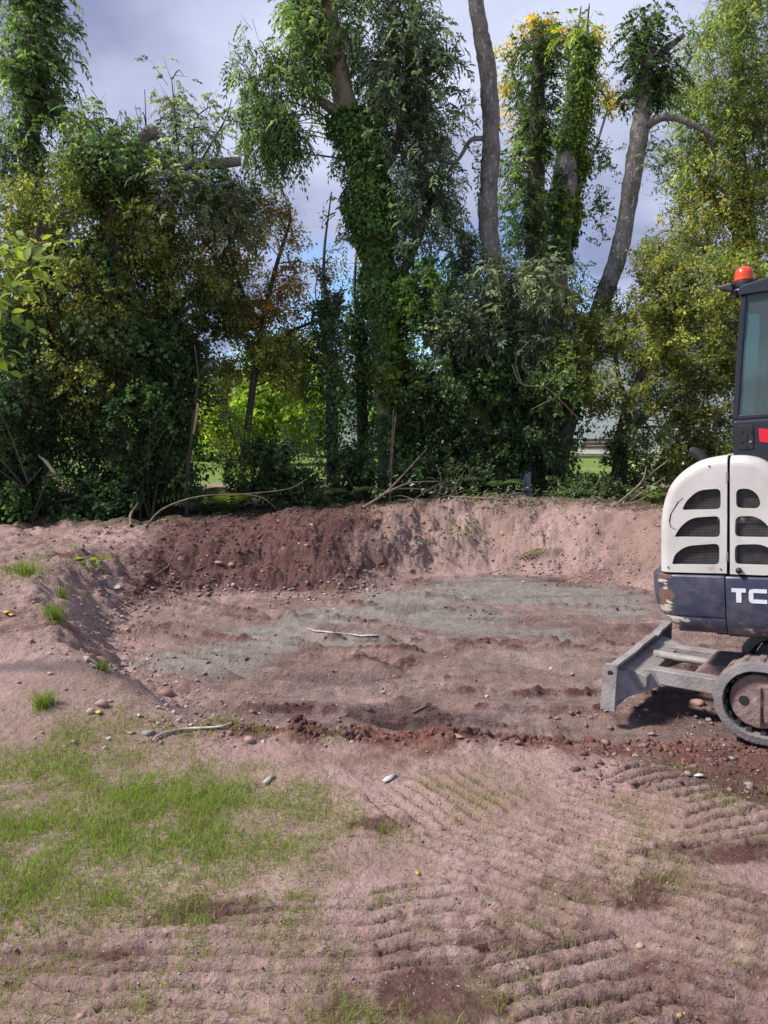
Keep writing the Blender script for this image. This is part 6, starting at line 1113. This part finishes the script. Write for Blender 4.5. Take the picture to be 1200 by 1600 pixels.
for k, pth in enumerate(SPR):
    pts = [at(a[0], a[1] - 22, a[2]) for a in pth]; V, F = tube([b0 + (0.02 * k, 0, .3)] + pts, [.018, .008, .005, .003, .0015], 6, 26); mesh_np('branch', V, F, M['twig'], ns, b0, smooth=True); P, _ = resample(pts, [1] * 4, 60)
    for j in range(34):
        i = int(8 + 51 * (j + rgl.uniform(0, 1)) / 34); p = P[min(i, 59)] + rgl.normal(0, .03, 3); ax = Vector(unit(P[min(i + 1, 59)] - P[max(i - 1, 0)]) * .7 + rgl.normal(0, .75, 3) - UP * .35).normalized(); nr = Vector((rgl.normal(0, .5), -.35 + rgl.normal(0, .4), 1)).normalized(); sx = ax.cross(nr).normalized(); nz_ = sx.cross(ax)
        o = bpy.data.objects.new('leaf', hz[int(rgl.integers(0, 4))]); link(o, ns); L_ = rgl.uniform(.05, .095); o.matrix_local = Matrix.Translation(Vector(p - b0)) @ Matrix((sx, ax, nz_)).transposed().to_4x4() @ Matrix.Scale(L_, 4)

# ------------------------------------------------------------------ garden, houses and far trees beyond the boundary
M['render'] = simple_mat('white_render', (.78, .78, .80), (.70, .70, .71), .8, 1.5, contrast=(.3, .8)); M['slate'] = simple_mat('slate', (.085, .09, .105), (.055, .06, .07), .7, 3, bump=.3, bump_scale=6); M['timber'] = simple_mat('brown_timber', (.16, .115, .085), (.10, .07, .055), .8, 4, stretch=(.3, 1, 6))
M['wframe'] = simple_mat('window_frame', (.75, .75, .76), (.68, .68, .7), .5, 3); m_, t_, b_ = new_mat('window_glass'); n_ = nn('ShaderNodeTexNoise', t_); n_.inputs['Scale'].default_value = 2; r_ = nn('ShaderNodeMix', t_, data_type='RGBA'); t_.links.new(n_.outputs['Fac'], r_.inputs[0]); r_.inputs[6].default_value = (.02, .025, .03, 1); r_.inputs[7].default_value = (.05, .06, .07, 1); t_.links.new(r_.outputs[2], b_.inputs['Base Color']); b_.inputs['Roughness'].default_value = .08; M['pane'] = m_
M['road'] = simple_mat('pale_drive', (.36, .31, .29), (.29, .25, .24), .9, 3)
def house(label, x0, x1, y0, y1, z0, ze, zrg, gable_front, openings, group='white houses beyond the boundary'):
    """openings: (x centre, sill, width, height, is_door) on the wall facing the pit"""
    org = ((x0 + x1) / 2, y0, z0); root = empty('house', org, label, 'house', group); bm = bmesh.new(); T0 = .25; xm, ym = (x0 + x1) / 2, (y0 + y1) / 2
    def wall(a, b_): box(bm, a, b_)
    xs = sorted([(o_[0] - o_[2] / 2, o_[0] + o_[2] / 2, o_[1], o_[1] + o_[3]) for o_ in openings]); cx_ = x0
    for a, c_, s0, s1 in xs:
        wall((cx_, y0, z0 - .4), (a, y0 + T0, ze)); wall((a, y0, z0 - .4), (c_, y0 + T0, z0 + s0)) if s0 > .05 else None; wall((a, y0, z0 + s1), (c_, y0 + T0, ze)); cx_ = c_
    wall((cx_, y0, z0 - .4), (x1, y0 + T0, ze)); wall((x0, y1 - T0, z0 - .4), (x1, y1, ze)); wall((x0, y0 + T0, z0 - .4), (x0 + T0, y1 - T0, ze)); wall((x1 - T0, y0 + T0, z0 - .4), (x1, y1 - T0, ze))
    if gable_front:
        for y in (y0 + .001, y1 - T0): 
            A = [bm.verts.new(p) for p in ((x0, y, ze), (x1, y, ze), (xm, y, zrg))]; B = [bm.verts.new((v.co.x, v.co.y + T0 - .002, v.co.z)) for v in A]; bm.faces.new(A); bm.faces.new(B[::-1])
            for i in range(3): bm.faces.new((A[i], A[(i + 1) % 3], B[(i + 1) % 3], B[i]))
    else:
        for x in (x0, x1 - T0):
            A = [bm.verts.new(p) for p in ((x, y0, ze), (x, y1, ze), (x, ym, zrg))]; B = [bm.verts.new((v.co.x + T0, v.co.y, v.co.z)) for v in A]; bm.faces.new(A); bm.faces.new(B[::-1])
            for i in range(3): bm.faces.new((A[i], A[(i + 1) % 3], B[(i + 1) % 3], B[i]))
    bm_obj('wall', bm, M['render'], root, org); e = .3; bm = bmesh.new(); k = (zrg - ze) / ((xm - x0) if gable_front else (ym - y0))
    for sg in (-1, 1):
        if gable_front: a = [(xm + sg * (xm - x0 + e), y0 - e, ze - k * e), (xm, y0 - e, zrg), (xm, y1 + e, zrg), (xm + sg * (xm - x0 + e), y1 + e, ze - k * e)]
        else: a = [(x0 - e, ym + sg * (ym - y0 + e), ze - k * e), (x0 - e, ym, zrg), (x1 + e, ym, zrg), (x1 + e, ym + sg * (ym - y0 + e), ze - k * e)]
        hull8(bm, [(p[0], p[1], p[2] + .03) for p in a], [(p[0], p[1], p[2] + .15) for p in a])
    rf = bm_obj('roof', bm, M['slate'], root, org); bm = bmesh.new(); cxx = x0 + .6 if not gable_front else xm; box(bm, (cxx, ym - .3, zrg - .4), (cxx + .7, ym + .4, zrg + .9)); bm_obj('chimney', bm, M['render'], rf, org, .03)
    for o_ in openings:
        a, c_, s0, s1 = o_[0] - o_[2] / 2, o_[0] + o_[2] / 2, z0 + o_[1], z0 + o_[1] + o_[3]; bm = bmesh.new(); f_ = .07; ya, yb = y0 + .06, y0 + .14
        for lo, hi in (((a, ya, s0), (a + f_, yb, s1)), ((c_ - f_, ya, s0), (c_, yb, s1)), ((a + f_, ya, s1 - f_), (c_ - f_, yb, s1)), ((a + f_, ya, s0), (c_ - f_, yb, s0 + f_))): box(bm, lo, hi)
        if not o_[4]: box(bm, ((a + c_) / 2 - .03, ya + .004, s0 + f_), ((a + c_) / 2 + .03, yb - .004, s1 - f_))
        wn = bm_obj('door' if o_[4] else 'window', bm, M['wframe'], root, org); bm = bmesh.new(); box(bm, (a + f_, y0 + .09, s0 + f_), (c_ - f_, y0 + .11, s1 - f_)); bm_obj('door_panel' if o_[4] else 'pane', bm, M['timber'] if o_[4] else M['pane'], wn, org)
        if not o_[4]: bm = bmesh.new(); box(bm, (a - .06, y0 - .06, s0 - .08), (c_ + .06, y0 + .1, s0 - .002)); bm_obj('sill', bm, M['wframe'], wn, org)
    return root
HY = 42.0; zg = .42
xl = lambda u: (u - 600) / FPX * HY
house('long white rendered house seen through the broad hawthorn on the right', xl(885), xl(1170), HY, HY + 8, zg, zg + 5.0, zg + 7.6, False, [(xl(1060), 1.0, 1.1, 1.2, 0), (xl(1155), .0, 1.0, 2.1, 1), (xl(1110), .95, 1.2, 1.3, 0), (xl(985), 1.0, 1.2, 1.2, 0)])
HY2 = 34.0; xl2 = lambda u: (u - 600) / FPX * HY2
house('white gabled house seen between the slim ivy stems', xl2(530), xl2(640), HY2, HY2 + 9, zg, zg + 2.3, zg + 4.1, True, [(xl2(600), .9, .9, 1.1, 0)])
p0, p1 = xl(880), xl(945); bm = bmesh.new(); z = zg
for k in range(3): box(bm, (p0, 38.0 + .25 * k, zg + .02 + .16 * k), (p1, 38.25, zg + .17 + .16 * k)) if False else box(bm, (p0 + .02 * k, 37.9 + .12 * k, zg + .10 + .17 * k), (p1 - .05 * k, 38.1 + .12 * k, zg + .25 + .17 * k))
tag(bm_obj('timber_stack', bm, M['timber'], None, (float((p0 + p1) / 2), 38.0, zg), .02), 'stack of brown timber lying before the white house on the right', 'timber')
bm = bmesh.new(); box(bm, (-14, 35.6 + 0, zg - .3), (24, 38.6, float(gz(0, 36)) + .03)) if False else None; bm.free()
yy = np.linspace(33.0, 38.6, 10); xx_ = np.linspace(8.5, 30, 40); XA, YA = np.meshgrid(xx_, yy); ZA = gz(XA.ravel(), YA.ravel()) + .03; k = np.arange(400).reshape(10, 40)
tag(mesh_np('driveway', np.stack((XA.ravel(), YA.ravel(), ZA), -1), np.stack((k[:-1, :-1], k[:-1, 1:], k[1:, 1:], k[1:, :-1]), -1).reshape(-1, 4), M['road']), 'pale driveway in front of the white house', kind='structure')
GG = 'garden trees and bushes beyond the boundary'
def garden(name, label, u, Y, spec, seed, cat='tree', fs=1.0):
    b0 = base_of(u, Y); t = Tree(name, label, b0, cat, GG, seed); top = at(u, spec[0][1], Y); t.limbw([b0 - UP * .05, (b0 + top) / 2 + t.rg.normal(0, .1, 3), top], [.16, .11, .04], 'trunk', 'bark_dark')
    for a in spec: t.clump(a[0], a[1], Y, a[2], a[3], a[4], a[5], 'far', a[6], -.1, b0 * .4 + top * .6, fscale=fs)
    return t.done()
garden('garden_bush', 'sunlit yellow green garden bush in the gap left of the slim stems', 430, 24, [(410, 640, 60, 60, 1.2, 360, 'lime'), (470, 630, 55, 80, 1.2, 380, 'lime'), (360, 655, 50, 50, 1.0, 260, 'lime')], 61, 'bush')
garden('garden_tree', 'green garden tree behind the sunlit bush, left of centre', 490, 30, [(490, 620, 60, 80, 1.6, 400, 'ash'), (430, 570, 60, 50, 1.4, 260, 'lime')], 62)
garden('garden_tree', 'bright green garden tree seen low through the left hedge', 330, 27, [(320, 650, 60, 60, 1.4, 340, 'lime'), (280, 610, 60, 70, 1.4, 280, 'ash')], 63)
garden('garden_tree', 'dark garden tree far behind the left hedge', 150, 30, [(150, 560, 110, 120, 1.8, 520, 'dark'), (60, 540, 90, 130, 1.8, 420, 'ash')], 64, fs=1.2)
garden('garden_bush', 'yellow bush behind the ivy clad ash beside the gabled house', 612, 28, [(600, 640, 26, 40, .8, 120, 'lime')], 65, 'bush')
garden('garden_tree', 'garden tree behind the dark thicket right of the bare trunk', 760, 30, [(740, 600, 90, 90, 1.8, 420, 'ash'), (830, 610, 70, 90, 1.8, 320, 'dark')], 66, fs=1.2)
garden('garden_tree', 'tall green tree behind the white house at the right', 1130, 52, [(1120, 520, 100, 70, 2.5, 420, 'ash'), (1230, 540, 90, 110, 2.5, 380, 'ash')], 67, fs=2.0)
garden('garden_tree', 'distant tree over the roof of the white house', 960, 56, [(950, 545, 70, 50, 2.2, 260, 'haw'), (880, 580, 60, 60, 2.2, 240, 'ash')], 68, fs=2.0)
# far wood that closes the view
t = Tree('far_wood', 'distant line of trees beyond the houses', base_of(600, 80), 'wood', None, 70)
for u in range(-150, 1400, 75): t.clump(u, 640 + 22 * math.sin(u * .7), 80, 65, 55 + 12 * math.sin(u), 3, 150, 'far', ('ash', 'dark', 'haw')[(u // 75) % 3], -.2, fscale=3.0)
wood = t.done('foliage'); wood['kind'] = 'stuff'

print('LEAVES', LEAVES)
